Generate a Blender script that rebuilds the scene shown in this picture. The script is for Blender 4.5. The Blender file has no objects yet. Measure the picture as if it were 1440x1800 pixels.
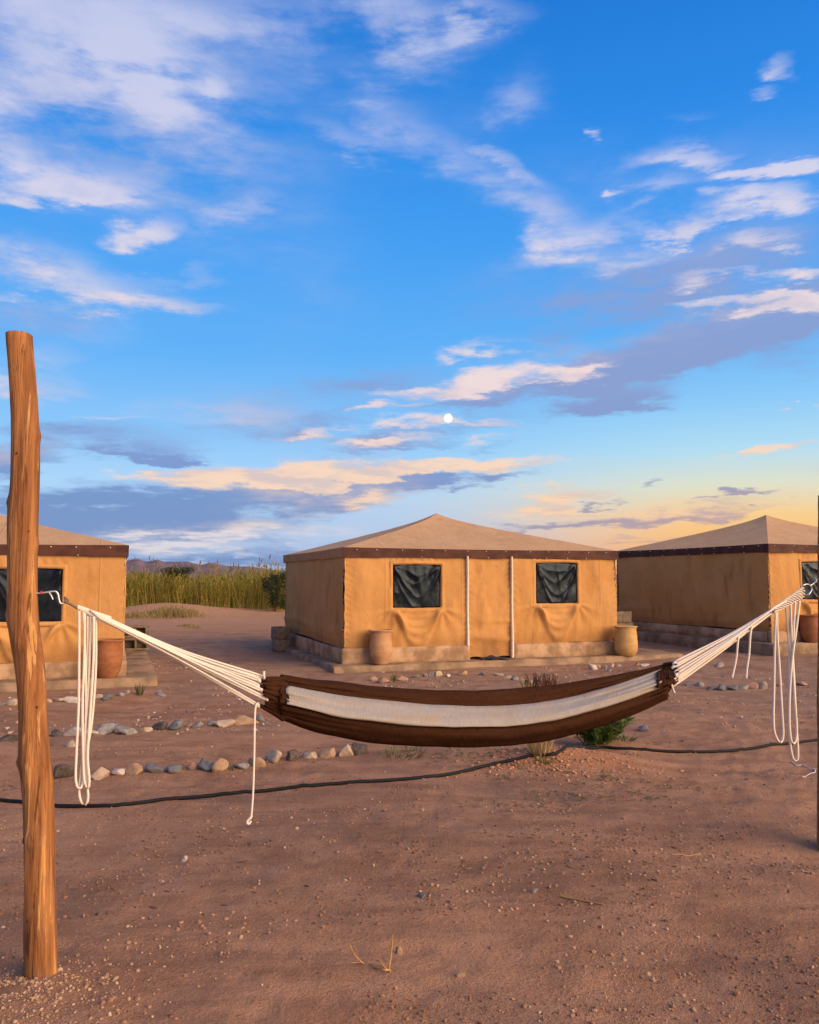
import bpy, math, random
import numpy as np
from mathutils import Vector

R = math.radians
sc = bpy.context.scene
col = sc.collection
random.seed(7)
rng = np.random.default_rng(7)

# ------------------------------------------------------------------ camera
CAM_H = 1.6
PITCH = R(4.645)
F = 1440.0
cd = bpy.data.cameras.new('camera')
cam = bpy.data.objects.new('camera', cd)
col.objects.link(cam)
cam.location = (0, 0, CAM_H)
cam.rotation_euler = (R(90) + PITCH, 0, 0)
cd.sensor_fit = 'HORIZONTAL'
cd.sensor_width = 36
cd.lens = 36
cd.clip_start = 0.05
cd.clip_end = 40000
sc.camera = cam
sc.render.resolution_x = 819
sc.render.resolution_y = 1024

# ------------------------------------------------------------------ exposure
sc.view_settings.view_transform = 'Standard'
sc.view_settings.look = 'None'
sc.view_settings.exposure = 0.0
sc.view_settings.gamma = 1.0
sc.view_settings.use_curve_mapping = False

SUN_AZ, SUN_EL = 122.0, 18.0


def ray(px, py):
    X = (px - 720) / F
    Y = (900 - py) / F
    return np.array([X, math.cos(PITCH) - math.sin(PITCH) * Y, math.sin(PITCH) + math.cos(PITCH) * Y])


def P(px, py, Y):
    r = ray(px, py)
    t = Y / r[1]
    return np.array([r[0] * t, Y, CAM_H + r[2] * t])


def azel(px, py):
    r = ray(px, py)
    return np.array([math.atan2(r[0], r[1]), math.atan2(r[2], math.hypot(r[0], r[1]))])


# ------------------------------------------------------------------ node helper
class NT:
    def __init__(s, tree):
        s.t = tree
        s.n = tree.nodes
        s.l = tree.links

    def node(s, typ, **kw):
        n = s.n.new(typ)
        for k, v in kw.items():
            setattr(n, k, v)
        return n

    def set(s, sock, v):
        if isinstance(v, bpy.types.NodeSocket):
            s.l.new(v, sock)
        else:
            sock.default_value = v

    def math(s, op, a, b=None, c=None, clamp=False):
        n = s.node('ShaderNodeMath', operation=op, use_clamp=clamp)
        s.set(n.inputs[0], a)
        if b is not None:
            s.set(n.inputs[1], b)
        if c is not None:
            s.set(n.inputs[2], c)
        return n.outputs[0]

    def vmath(s, op, a, b=None, out=0):
        n = s.node('ShaderNodeVectorMath', operation=op)
        s.set(n.inputs[0], a)
        if b is not None:
            if op == 'SCALE':
                s.set(n.inputs['Scale'], b)
            else:
                s.set(n.inputs[1], b)
        return n.outputs[out]

    def dot(s, a, b):
        n = s.node('ShaderNodeVectorMath', operation='DOT_PRODUCT')
        s.set(n.inputs[0], a)
        s.set(n.inputs[1], b)
        return n.outputs['Value']

    def rng(s, v, a, b, c=0.0, d=1.0, smooth=True):
        n = s.node('ShaderNodeMapRange', interpolation_type='SMOOTHSTEP' if smooth else 'LINEAR')
        s.set(n.inputs['Value'], v)
        for nm, x in zip(('From Min', 'From Max', 'To Min', 'To Max'), (a, b, c, d)):
            s.set(n.inputs[nm], x)
        return n.outputs[0]

    def mix(s, f, a, b, typ='MIX'):
        n = s.node('ShaderNodeMix', data_type='RGBA', blend_type=typ)
        s.set(n.inputs[0], f)
        s.set(n.inputs[6], a if isinstance(a, bpy.types.NodeSocket) else tuple(a)[:3] + (1,))
        s.set(n.inputs[7], b if isinstance(b, bpy.types.NodeSocket) else tuple(b)[:3] + (1,))
        return n.outputs[2]

    def noise(s, vec, scale, detail=4, rough=0.5, dist=0.0, out='Fac', dim='3D'):
        n = s.node('ShaderNodeTexNoise', noise_dimensions=dim)
        if vec is not None:
            s.l.new(vec, n.inputs['Vector'])
        n.inputs['Scale'].default_value = scale
        n.inputs['Detail'].default_value = detail
        n.inputs['Roughness'].default_value = rough
        n.inputs['Distortion'].default_value = dist
        return n.outputs[out]

    def ramp(s, f, stops, interp='LINEAR'):
        n = s.node('ShaderNodeValToRGB')
        cr = n.color_ramp
        cr.interpolation = interp
        while len(cr.elements) > 1:
            cr.elements.remove(cr.elements[-1])
        cr.elements[0].position = stops[0][0]
        cr.elements[0].color = tuple(stops[0][1]) + (1,)
        for p, c in stops[1:]:
            e = cr.elements.new(p)
            e.color = tuple(c) + (1,)
        s.set(n.inputs[0], f)
        return n.outputs[0]


# ------------------------------------------------------------------ world: dusk sky with clouds
world = bpy.data.worlds.new('World')
sc.world = world
world.use_nodes = True
world.node_tree.nodes.clear()
W = NT(world.node_tree)
tc = W.node('ShaderNodeTexCoord')
dirv = W.vmath('NORMALIZE', tc.outputs['Generated'])
sep = W.node('ShaderNodeSeparateXYZ')
W.l.new(dirv, sep.inputs[0])
dx, dy, dz = sep.outputs
az = W.math('ARCTAN2', dx, dy)
el = W.math('ARCSINE', dz)
elp = W.math('MAXIMUM', dz, 0.0)
# flat cloud-deck projection for the noise
inv = W.math('DIVIDE', 1.0, W.math('ADD', elp, 0.10))
cq = W.node('ShaderNodeCombineXYZ')
W.l.new(W.math('MULTIPLY', dx, inv), cq.inputs[0])
W.l.new(W.math('MULTIPLY', dy, inv), cq.inputs[1])
deck = cq.outputs[0]
# azimuth / elevation plane (streaky: elevation stretched)
ca = W.node('ShaderNodeCombineXYZ')
W.l.new(az, ca.inputs[0])
W.l.new(el, ca.inputs[1])
ca.inputs[2].default_value = 1.0
ae = ca.outputs[0]
stk = W.node('ShaderNodeMapping', vector_type='POINT')
W.l.new(ae, stk.inputs[0])
stk.inputs['Rotation'].default_value = (0, 0, R(-9))
stk.inputs['Scale'].default_value = (1.0, 4.0, 1)
streak = stk.outputs[0]

n1 = W.noise(streak, 6.0, 7, 0.63, 0.0, dim='2D')
n2 = W.noise(deck, 2.8, 6, 0.60, 0.0, dim='2D')
cw = W.node('ShaderNodeCombineXYZ')
W.l.new(W.math('MULTIPLY_ADD', n2, 0.16, -0.08), cw.inputs[0])
W.l.new(W.math('MULTIPLY_ADD', n1, 0.07, -0.035), cw.inputs[1])
pw = W.vmath('ADD', ae, cw.outputs[0])


def ell(px, py, hw, hh, rot, wt):
    """an ellipse of cloud on the sky: rows of its inverse transform and its azimuth/elevation box"""
    c = azel(px, py)
    ca_, sa_ = math.cos(R(rot)), math.sin(R(rot))
    a = azel(px + hw * ca_ * .5, py - hw * sa_ * .5) - azel(px - hw * ca_ * .5, py + hw * sa_ * .5)
    b = azel(px - hh * sa_ * .5, py - hh * ca_ * .5) - azel(px + hh * sa_ * .5, py + hh * ca_ * .5)
    M_ = np.array([[a[0], b[0]], [a[1], b[1]]]) * 1.7
    M = np.linalg.inv(M_)
    ext = np.hypot(M_[:, 0], M_[:, 1])
    return dict(u=(M[0, 0], M[0, 1], -float(M[0] @ c)), v=(M[1, 0], M[1, 1], -float(M[1] @ c)), w=wt, lo=c - ext, hi=c + ext)


def vmadd(a, b, c):
    n = W.node('ShaderNodeVectorMath', operation='MULTIPLY_ADD')
    W.set(n.inputs[0], a)
    W.set(n.inputs[1], b)
    W.set(n.inputs[2], c)
    return n.outputs[0]


def blob_sum(es):
    """three ellipses to a vector, summed"""
    acc = None
    es = list(es)
    while len(es) % 3:
        es.append(dict(u=(0, 0, 9), v=(0, 0, 9), w=0))
    for i in range(0, len(es), 3):
        t = es[i:i + 3]
        g = lambda k, j: tuple(e[k][j] for e in t)
        u = vmadd(AZ3, g('u', 0), vmadd(EL3, g('u', 1), g('u', 2)))
        v = vmadd(AZ3, g('v', 0), vmadd(EL3, g('v', 1), g('v', 2)))
        d = vmadd(v, v, W.vmath('MULTIPLY', u, u))
        f = W.vmath('MAXIMUM', W.vmath('SUBTRACT', (1, 1, 1), d), (0, 0, 0))
        s_ = W.dot(W.vmath('MULTIPLY', f, f), tuple(e['w'] for e in t))
        acc = s_ if acc is None else W.math('ADD', acc, s_)
    return acc


spw = W.node('ShaderNodeSeparateXYZ')
W.l.new(pw, spw.inputs[0])
azw, elw = spw.outputs[0], spw.outputs[1]
c3 = W.node('ShaderNodeCombineXYZ')
for i in range(3):
    W.l.new(azw, c3.inputs[i])
AZ3 = c3.outputs[0]
c3 = W.node('ShaderNodeCombineXYZ')
for i in range(3):
    W.l.new(elw, c3.inputs[i])
EL3 = c3.outputs[0]

LIT = [
    (90, 50, 240, 120, -15, .75), (300, 150, 150, 110, -40, .45), (50, 305, 170, 40, -8, .95), (150, 325, 90, 26, 0, .5),
    (255, 408, 50, 22, 15, 1.1), (30, 455, 110, 40, -5, .65), (110, 495, 150, 40, -8, .75), (255, 537, 110, 18, -4, 1.1),
    (60, 655, 70, 40, 5, .65), (40, 690, 90, 12, 0, .5), (390, 165, 22, 24, -60, .7),
    (690, 15, 110, 50, 10, .65), (740, 85, 110, 50, 20, .70), (840, 15, 60, 30, 0, .60), (910, 155, 40, 45, -40, .45),
    (830, 300, 230, 40, -33, .48), (960, 390, 100, 36, -40, .45), (640, 245, 80, 18, -20, .35), (880, 285, 46, 14, -40, .7),
    (420, 370, 60, 18, 20, .40),
    (1200, 280, 70, 16, 8, .95), (1180, 230, 40, 12, 10, .6), (1310, 300, 50, 13, 8, 1.3), (1415, 278, 56, 20, 8, 1.6),
    (1090, 400, 60, 26, 30, .40), (1200, 392, 70, 20, 14, .75), (1300, 370, 100, 20, 14, .9), (1378, 435, 30, 9, 5, 1.0), (1400, 485, 66, 13, 3, 1.7),
    (1345, 530, 125, 14, 2, 1.9), (1205, 490, 60, 11, 8, 1.0), (990, 440, 80, 26, 25, .35),
    (1045, 243, 13, 12, 60, 1.2), (1350, 118, 24, 18, 0, 1.0), (1322, 165, 20, 9, 20, .8), (1072, 335, 12, 7, 10, 1.0),
    (865, 672, 140, 15, 7, 1.9), (1010, 655, 80, 11, 10, .8), (1070, 650, 30, 10, 15, .9), (860, 627, 70, 8, 5, 1.0),
    (685, 721, 48, 9, 12, 1.4), (735, 744, 60, 9, 6, 1.2), (690, 775, 80, 9, 6, 1.1), (830, 742, 70, 5, 0, 1.0),
    (855, 773, 40, 7, 8, .8), (520, 757, 40, 6, 5, .9), (585, 756, 40, 6, 5, .7),
    (370, 838, 125, 24, 2, 2.1), (560, 834, 200, 13, 1, 2.1), (780, 827, 190, 10, 4, 2.0), (670, 876, 80, 11, 2, .9),
    (300, 950, 200, 14, 0, .75), (470, 938, 170, 18, 2, .95), (60, 790, 120, 14, 0, .35), (200, 738, 60, 6, 0, .6),
    (990, 866, 60, 9, 2, 1.1), (955, 885, 60, 8, 3, 1.1), (1010, 893, 60, 7, 2, 1.0), (1150, 892, 130, 9, 6, .75),
    (200, 200, 330, 170, -25, .30), (780, 190, 260, 110, -30, .16), (1220, 330, 260, 110, 10, .30), (120, 560, 260, 60, 0, .25), (1100, 600, 260, 30, 12, .3), (700, 880, 300, 30, 0, .25), (350, 720, 200, 25, 0, .2),
    (1330, 345, 60, 14, 12, .9), (1150, 330, 60, 14, 14, .6), (1420, 350, 40, 20, 10, .8), (1100, 455, 70, 14, 18, .55), (1330, 420, 60, 9, 10, .8), (1400, 520, 60, 9, 4, 1.0), (330, 480, 60, 14, 5, .4), (220, 90, 120, 60, -30, .5), (420, 30, 120, 40, -10, .3), (30, 180, 120, 60, 0, .4), (1245, 352, 30, 9, 12, 1.2), (1180, 412, 34, 9, 14, 1.1), (1300, 392, 30, 8, 10, 1.1), (1120, 372, 22, 8, 20, .9), (1300, 480, 26, 6, 5, .9), (1230, 560, 40, 7, 8, .5),
    (20, 345, 70, 16, 0, .9), (175, 345, 40, 12, 10, .9), (60, 520, 80, 14, 0, .6), (690, 60, 50, 24, 30, .6), (800, 40, 40, 20, 40, .7),
    (900, 905, 60, 7, 4, .6), (1372, 789, 66, 6, 8, 1.6), (1415, 710, 12, 6, 0, 1.), (1375, 718, 7, 6, 40, 1.),
]
SHADE = [
    (1130, 640, 260, 38, 17, 1.1), (1330, 565, 190, 42, 14, .95), (1080, 705, 110, 16, 9, 1.1), (1250, 460, 190, 44, 18, .75),
    (1080, 520, 140, 40, 20, .55), (920, 692, 190, 15, 8, .8), (1000, 590, 150, 24, 14, .45),
    (740, 760, 130, 12, 6, .65), (690, 787, 110, 9, 6, .7), (540, 745, 160, 16, 6, .4), (640, 665, 130, 26, 8, .4),
    (180, 785, 170, 20, 0, .9), (120, 755, 150, 14, -2, .7), (260, 800, 90, 7, 0, 1.), (10, 815, 70, 22, 0, 1.),
    (170, 870, 230, 20, 2, .9), (160, 918, 300, 34, 0, 1.4), (480, 880, 290, 20, 3, 1.5), (640, 858, 220, 12, 4, 1.4),
    (800, 850, 120, 9, 6, .9), (815, 873, 45, 7, 10, 1.1), (400, 978, 260, 10, 0, .9), (440, 958, 70, 6, -6, .6),
    (1100, 913, 190, 12, 8, 1.2), (1010, 930, 110, 8, 4, .8), (1300, 866, 62, 5, 6, 1.3), (1140, 860, 45, 5, 7, 1.),
    (1060, 880, 20, 4, 4, .7), (1150, 950, 80, 6, 3, .6), (100, 130, 120, 40, 0, .3),
    (1280, 520, 330, 80, 14, .45), (1000, 470, 200, 60, 20, .30), (1400, 600, 120, 40, 10, .5), (330, 300, 200, 60, -20, .2), (120, 230, 180, 50, 0, .3), (700, 700, 260, 40, 5, .25), (1200, 640, 60, 16, 15, .6),
    (60, 560, 160, 30, 0, .45), (850, 790, 60, 7, 5, .5),
]
LIT = [ell(*e) for e in LIT]
SHADE = [ell(*e) for e in SHADE]
nn = W.math('ADD', W.math('MULTIPLY', n1, 0.6), W.math('MULTIPLY', n2, 0.4))
nz = W.math('MULTIPLY', W.math('SUBTRACT', nn, 0.47), 2.0)
nk = W.math('MULTIPLY_ADD', nz, 2.9, 0.95)          # wisps: thins and thickens every cloud
nks = W.math('MULTIPLY_ADD', nz, 2.5, 1.0)
# the same broken cloud goes on all round the sky
wide = W.rng(W.noise(deck, 0.55, 1, 0.5, dim='2D'), 0.48, 0.72, 0.0, 0.35)

# clear-sky gradient: dusk arch centred on the sun's azimuth
eln = W.math('DIVIDE', el, R(90.0), clamp=True)
cool = W.ramp(eln, [(0.0, (.36, .46, .70)), (0.035, (.44, .60, .86)), (0.07, (.42, .68, .97)), (0.11, (.26, .58, .98)),
                    (0.17, (.12, .45, .96)), (0.25, (.060, .36, .92)), (0.33, (.024, .27, .82)), (0.42, (.010, .19, .68)),
                    (0.65, (.012, .14, .50)), (1.0, (.012, .12, .42))])
warm = W.ramp(eln, [(0.0, (.98, .42, .11)), (0.025, (.99, .50, .17)), (0.045, (.98, .63, .27)), (0.068, (.76, .77, .60)), (0.095, (.45, .74, .92)),
                    (0.13, (.26, .60, .97)), (0.18, (.12, .45, .95)), (0.25, (.060, .35, .92)), (0.33, (.024, .26, .82)),
                    (0.42, (.012, .19, .68)), (0.65, (.012, .14, .50)), (1.0, (.012, .12, .42))])
sdir = (math.sin(R(SUN_AZ)) * math.cos(R(SUN_EL)), math.cos(R(SUN_AZ)) * math.cos(R(SUN_EL)), math.sin(R(SUN_EL)))
caz = W.dot(dirv, (math.sin(R(SUN_AZ)), math.cos(R(SUN_AZ)), 0))
wf = W.rng(caz, math.cos(R(SUN_AZ + 7)), math.cos(R(SUN_AZ - 22)))
clear = W.mix(wf, cool, warm)
# glow around the low sun (behind the camera)
csun = W.dot(dirv, sdir)
glow = W.rng(csun, 0.10, 1.0)
glow2 = W.math('POWER', glow, 1.6)
glowc = W.vmath('SCALE', (1.0, .62, .30), W.math('MULTIPLY', glow2, 1.6))
sky = W.vmath('ADD', clear, glowc)
nish = W.node('ShaderNodeTexSky', sky_type='NISHITA')
nish.sun_disc = False
nish.sun_elevation = R(SUN_EL)
nish.sun_rotation = R(SUN_AZ)
# clouds
lit_col = W.ramp(eln, [(0.0, (.80, .66, .62)), (0.03, (.78, .74, .80)), (0.05, (.98, .70, .50)), (0.085, (1.0, .70, .50)), (0.12, (.95, .72, .68)), (0.18, (.92, .76, .74)),
                       (0.28, (.80, .74, .86)), (0.45, (.68, .72, .92)), (1.0, (.6, .65, .85))])
lit_warm = W.mix(W.math('MULTIPLY', wf, W.rng(eln, 0.10, 0.03)), lit_col, (1.0, .62, .36))
sha_cool = W.ramp(eln, [(0.0, (.17, .27, .52)), (0.06, (.16, .28, .58)), (0.09, (.20, .31, .62)), (0.14, (.26, .34, .62)), (0.25, (.26, .38, .72)), (0.5, (.22, .36, .75)), (1.0, (.2, .3, .6))])
sha_col = W.mix(W.math('MULTIPLY', wf, W.rng(eln, 0.10, 0.03)), sha_cool, (.52, .36, .37))
lit_op = W.ramp(eln, [(0.0, (.9,) * 3), (0.14, (.95,) * 3), (0.25, (.85,) * 3), (0.40, (.72,) * 3), (1.0, (.65,) * 3)])
lit_fin = W.mix(W.rng(n2, 0.60, 0.36, 0.0, 0.55), lit_warm, W.mix(0.45, sha_col, lit_warm))
nis = W.vmath('SCALE', nish.outputs[0], 0.04)


def sky_shader(lit, shade):
    lb = blob_sum(lit)
    sb = blob_sum(shade)
    lm = W.math('MULTIPLY', wide if lb is None else W.math('ADD', lb, wide), nk)
    sm = W.math('MULTIPLY', wide if sb is None else W.math('ADD', sb, wide), nks)
    c1 = W.mix(W.rng(sm, 0.0, 1.35, 0.0, 0.92), sky, sha_col)
    c2 = W.mix(W.math('MULTIPLY', W.rng(lm, -0.05, 1.9), lit_op), c1, lit_fin)
    tot = W.vmath('ADD', W.vmath('SCALE', c2, 9.6), nis)
    bg = W.node('ShaderNodeBackground')
    W.l.new(tot, bg.inputs[0])
    bg.inputs[1].default_value = 0.1
    return bg.outputs[0]


def split(val, thr, lo, hi):
    m = W.node('ShaderNodeMixShader')
    W.l.new(W.math('GREATER_THAN', val, thr), m.inputs[0])
    W.l.new(lo, m.inputs[1])
    W.l.new(hi, m.inputs[2])
    return m.outputs[0]


def cells(a0, a1, e0, e1):
    hit = lambda L: [e for e in L if e['hi'][0] > a0 and e['lo'][0] < a1 and e['hi'][1] > e0 and e['lo'][1] < e1]
    L, S = hit(LIT), hit(SHADE)
    if len(L) + len(S) <= 24 or min(a1 - a0, (e1 - e0) * 3) < R(5):
        return sky_shader(L, S) if L or S else plain
    if (a1 - a0) > (e1 - e0) * 2.2:
        m = (a0 + a1) / 2
        return split(azw, m, cells(a0, m, e0, e1), cells(m, a1, e0, e1))
    m = (e0 + e1) / 2
    return split(elw, m, cells(a0, a1, e0, m), cells(a0, a1, m, e1))


plain = sky_shader([], [])
allc = LIT + SHADE
A0, A1 = min(e['lo'][0] for e in allc) - .01, max(e['hi'][0] for e in allc) + .01
E0, E1 = min(e['lo'][1] for e in allc) - .01, max(e['hi'][1] for e in allc) + .01
body = cells(A0, A1, E0, E1)
body = split(elw, E0, plain, split(elw, E1, body, plain))
body = split(azw, A0, plain, split(azw, A1, body, plain))
wo = W.node('ShaderNodeOutputWorld')
W.l.new(body, wo.inputs[0])

# ------------------------------------------------------------------ sun
sl = bpy.data.lights.new('sun', 'SUN')
sl.energy = 5.0
sl.angle = R(56)
sl.color = (1.0, .74, .48)
so = bpy.data.objects.new('sun', sl)
col.objects.link(so)
so.rotation_euler = Vector(sdir).to_track_quat('Z', 'Y').to_euler()


# ------------------------------------------------------------------ mesh helpers
def _h(ix, iy, seed):
    n = (ix.astype(np.int64) * 374761393 + iy.astype(np.int64) * 668265263 + seed * 1442695041) & 0xffffffff
    n = ((n ^ (n >> 13)) * 1274126177) & 0xffffffff
    n = ((n ^ (n >> 16)) * 2246822519) & 0xffffffff
    return ((n ^ (n >> 15)) & 0xffffff) / float(0xffffff)


def vn(x, y, seed=0):
    x = np.asarray(x, float)
    y = np.asarray(y, float)
    ix, iy = np.floor(x), np.floor(y)
    fx, fy = x - ix, y - iy
    fx = fx * fx * fx * (fx * (fx * 6 - 15) + 10)
    fy = fy * fy * fy * (fy * (fy * 6 - 15) + 10)
    a = _h(ix, iy, seed)
    b = _h(ix + 1, iy, seed)
    c = _h(ix, iy + 1, seed)
    d = _h(ix + 1, iy + 1, seed)
    return (a + (b - a) * fx) * (1 - fy) + (c + (d - c) * fx) * fy


def fbm(x, y, seed=0, oct=4, gain=.5):
    s = 0
    a = 1.0
    t = 0
    for o in range(oct):
        s = s + a * (vn(np.asarray(x) * 2 ** o + o * 17.3, np.asarray(y) * 2 ** o - o * 9.1, seed + o) - .5)
        t += a
        a *= gain
    return s / t * 2          # about -1..1


def sstep(a, b, x):
    t = np.clip((np.asarray(x, float) - a) / (b - a), 0, 1)
    return t * t * (3 - 2 * t)


def mesh_np(name, V, Fc, smooth=True):
    V = np.ascontiguousarray(V, dtype=np.float32).reshape(-1, 3)
    Fc = np.ascontiguousarray(Fc, dtype=np.int32)
    k = Fc.shape[1]
    me = bpy.data.meshes.new(name)
    me.vertices.add(len(V))
    me.vertices.foreach_set('co', V.ravel())
    me.loops.add(Fc.size)
    me.loops.foreach_set('vertex_index', Fc.ravel())
    me.polygons.add(len(Fc))
    me.polygons.foreach_set('loop_start', np.arange(0, Fc.size, k, dtype=np.int32))
    me.polygons.foreach_set('loop_total', np.full(len(Fc), k, dtype=np.int32))
    me.polygons.foreach_set('use_smooth', np.full(len(Fc), smooth, dtype=bool))
    me.update(calc_edges=True)
    return me


def link(name, me, mat=None, parent=None):
    o = bpy.data.objects.new(name, me)
    if mat is not None and me is not None and not me.materials:
        me.materials.append(mat)
    col.objects.link(o)
    if parent is not None:
        o.parent = parent
    return o


def tag(o, label=None, cat=None, group=None, kind=None):
    for k, v in (('label', label), ('category', cat), ('group', group), ('kind', kind)):
        if v:
            o[k] = v
    return o


def thing(name, label, cat, loc=(0, 0, 0), rz=0.0, group=None):
    o = link(name, None)
    o.location = loc
    o.rotation_euler = (0, 0, rz)
    return tag(o, label, cat, group)


def quads(h, w, wrap=False):
    i = np.arange(h - 1)[:, None]
    j = np.arange(w if wrap else w - 1)[None, :]
    j2 = (j + 1) % w
    a = i * w + j
    b = i * w + j2
    c = (i + 1) * w + j2
    d = (i + 1) * w + j
    return np.stack([np.broadcast_to(v, (h - 1, j.shape[1])) for v in (a, b, c, d)], -1).reshape(-1, 4)


class MB:
    """collects pieces of ONE part"""

    def __init__(s):
        s.v = []
        s.f = []
        s.n = 0

    def add(s, V, Fc):
        V = np.asarray(V, float).reshape(-1, 3)
        for f in np.asarray(Fc).tolist() if isinstance(Fc, np.ndarray) else Fc:
            s.f.append(tuple(i + s.n for i in f))
        s.v.append(V)
        s.n += len(V)
        return s

    def grid(s, G, wrap=False):
        h, w = G.shape[:2]
        return s.add(G.reshape(-1, 3), quads(h, w, wrap))

    def tube(s, pts, rad, sides=6, cap=True):
        pts = np.asarray(pts, float)
        n = len(pts)
        rad = np.broadcast_to(np.asarray(rad, float), (n,))
        T = np.gradient(pts, axis=0)
        T /= np.linalg.norm(T, axis=1)[:, None] + 1e-12
        ref = np.array([0.03, 0.04, 1.0]) if abs(T[:, 2]).mean() < .85 else np.array([1.0, 0.05, 0.02])
        A = np.cross(T, ref)
        A /= np.linalg.norm(A, axis=1)[:, None] + 1e-12
        B = np.cross(T, A)
        th = np.linspace(0, 2 * np.pi, sides, endpoint=False)
        G = pts[:, None] + rad[:, None, None] * (np.cos(th)[None, :, None] * A[:, None] + np.sin(th)[None, :, None] * B[:, None])
        base = s.n
        s.grid(G, True)
        if cap:
            s.f.append(tuple(base + i for i in range(sides))[::-1])
            s.f.append(tuple(base + (n - 1) * sides + i for i in range(sides)))
        return s

    def box(s, x0, x1, y0, y1, z0, z1):
        V = [(x, y, z) for z in (z0, z1) for y in (y0, y1) for x in (x0, x1)]
        return s.add(V, [(0, 2, 3, 1), (4, 5, 7, 6), (0, 1, 5, 4), (2, 6, 7, 3), (0, 4, 6, 2), (1, 3, 7, 5)])

    def build(s, name, mat, parent=None, smooth=True):
        me = bpy.data.meshes.new(name)
        me.from_pydata(np.concatenate(s.v).tolist(), [], s.f)
        me.polygons.foreach_set('use_smooth', [smooth] * len(me.polygons))
        me.update()
        return link(name, me, mat, parent)


def smoothline(pts, n):
    pts = np.asarray(pts, float)
    d = np.r_[0, np.cumsum(np.linalg.norm(np.diff(pts, axis=0), axis=1))]
    q = np.vstack([2 * pts[0] - pts[1], pts, 2 * pts[-1] - pts[-2]])
    t = np.linspace(0, d[-1], n)
    i = np.clip(np.searchsorted(d, t, 'right') - 1, 0, len(pts) - 2)
    u = ((t - d[i]) / np.maximum(d[i + 1] - d[i], 1e-9))[:, None]
    p0, p1, p2, p3 = q[i], q[i + 1], q[i + 2], q[i + 3]
    return .5 * (2 * p1 + (p2 - p0) * u + (2 * p0 - 5 * p1 + 4 * p2 - p3) * u ** 2 + (3 * p1 - p0 - 3 * p2 + p3) * u ** 3)


# ------------------------------------------------------------------ materials
def material(name, rough=.85, spec=.3):
    m = bpy.data.materials.new(name)
    m.use_nodes = True
    t = NT(m.node_tree)
    b = m.node_tree.nodes['Principled BSDF']
    b.inputs['Roughness'].default_value = rough
    b.inputs['Specular IOR Level'].default_value = spec
    return m, t, b


def bump(t, b, h, strength=.3, dist=.01):
    n = t.node('ShaderNodeBump')
    n.inputs['Strength'].default_value = strength
    n.inputs['Distance'].default_value = dist
    t.l.new(h, n.inputs['Height'])
    t.l.new(n.outputs[0], b.inputs['Normal'])


def obj_co(t):
    return t.node('ShaderNodeTexCoord').outputs['Object']


def mapped(t, vec, scale=(1, 1, 1), rot=(0, 0, 0)):
    n = t.node('ShaderNodeMapping')
    t.l.new(vec, n.inputs[0])
    n.inputs['Scale'].default_value = scale
    n.inputs['Rotation'].default_value = rot
    return n.outputs[0]


def plain_mat(name, c1, c2, scale=6, rough=.85, spec=.25, bscale=60, bstr=.25, bdist=.004, rand=0.0):
    m, t, b = material(name, rough, spec)
    v = obj_co(t)
    n = t.noise(v, scale, 5, .6)
    c = t.mix(t.rng(n, .35, .65), c1, c2)
    if rand:
        oi = t.node('ShaderNodeObjectInfo').outputs['Random']
        hs = t.node('ShaderNodeHueSaturation')
        t.l.new(c, hs.inputs['Color'])
        t.set(hs.inputs['Value'], t.rng(oi, 0, 1, 1 - rand, 1 + rand, False))
        c = hs.outputs[0]
    t.l.new(c, b.inputs['Base Color'])
    if bstr:
        bump(t, b, t.noise(v, bscale, 4, .6), bstr, bdist)
    return m


def canvas_mat(name, base, dark, light, dirt):
    m, t, b = material(name, .9, .15)
    v = obj_co(t)
    n = t.noise(v, 1.6, 6, .62)
    c = t.mix(t.rng(n, .3, .7), dark, light)
    c = t.mix(.5, c, base)
    st = t.noise(mapped(t, v, (2.2, 2.2, .7)), 1.5, 5, .65)
    c = t.mix(t.rng(st, .52, .74, 0, .5), c, dirt)
    c = t.mix(t.rng(t.noise(v, 3.3, 4, .7, .8), .66, .74, 0, .55), c, dirt)
    # rain-splash grime with its own ragged edge, low on the walls
    sp = t.node('ShaderNodeSeparateXYZ')
    t.l.new(v, sp.inputs[0])
    zz = t.math('ADD', sp.outputs[2], t.math('MULTIPLY', t.noise(v, 5, 5, .65), -.5))
    c = t.mix(t.rng(zz, .30, -.05, 0, .45), c, dirt)
    t.l.new(c, b.inputs['Base Color'])
    wv = t.noise(mapped(t, v, (160, 160, 160)), 1.0, 2, .5)
    h = t.math('ADD', t.math('MULTIPLY', wv, .15), t.noise(v, 7, 5, .6))
    sm_ = t.math('ABSOLUTE', t.math('SUBTRACT', t.math('FRACT', t.math('MULTIPLY', sp.outputs[0], .69)), .5))
    h = t.math('ADD', h, t.math('MULTIPLY', t.rng(sm_, .012, .0), .5))
    cr_ = t.noise(mapped(t, v, (1.0, 1.0, .45), (0, R(25), 0)), 3.2, 4, .55, 1.2)
    h = t.math('ADD', h, t.math('MULTIPLY', cr_, .55))
    bump(t, b, h, .45, .028)
    return m


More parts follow.
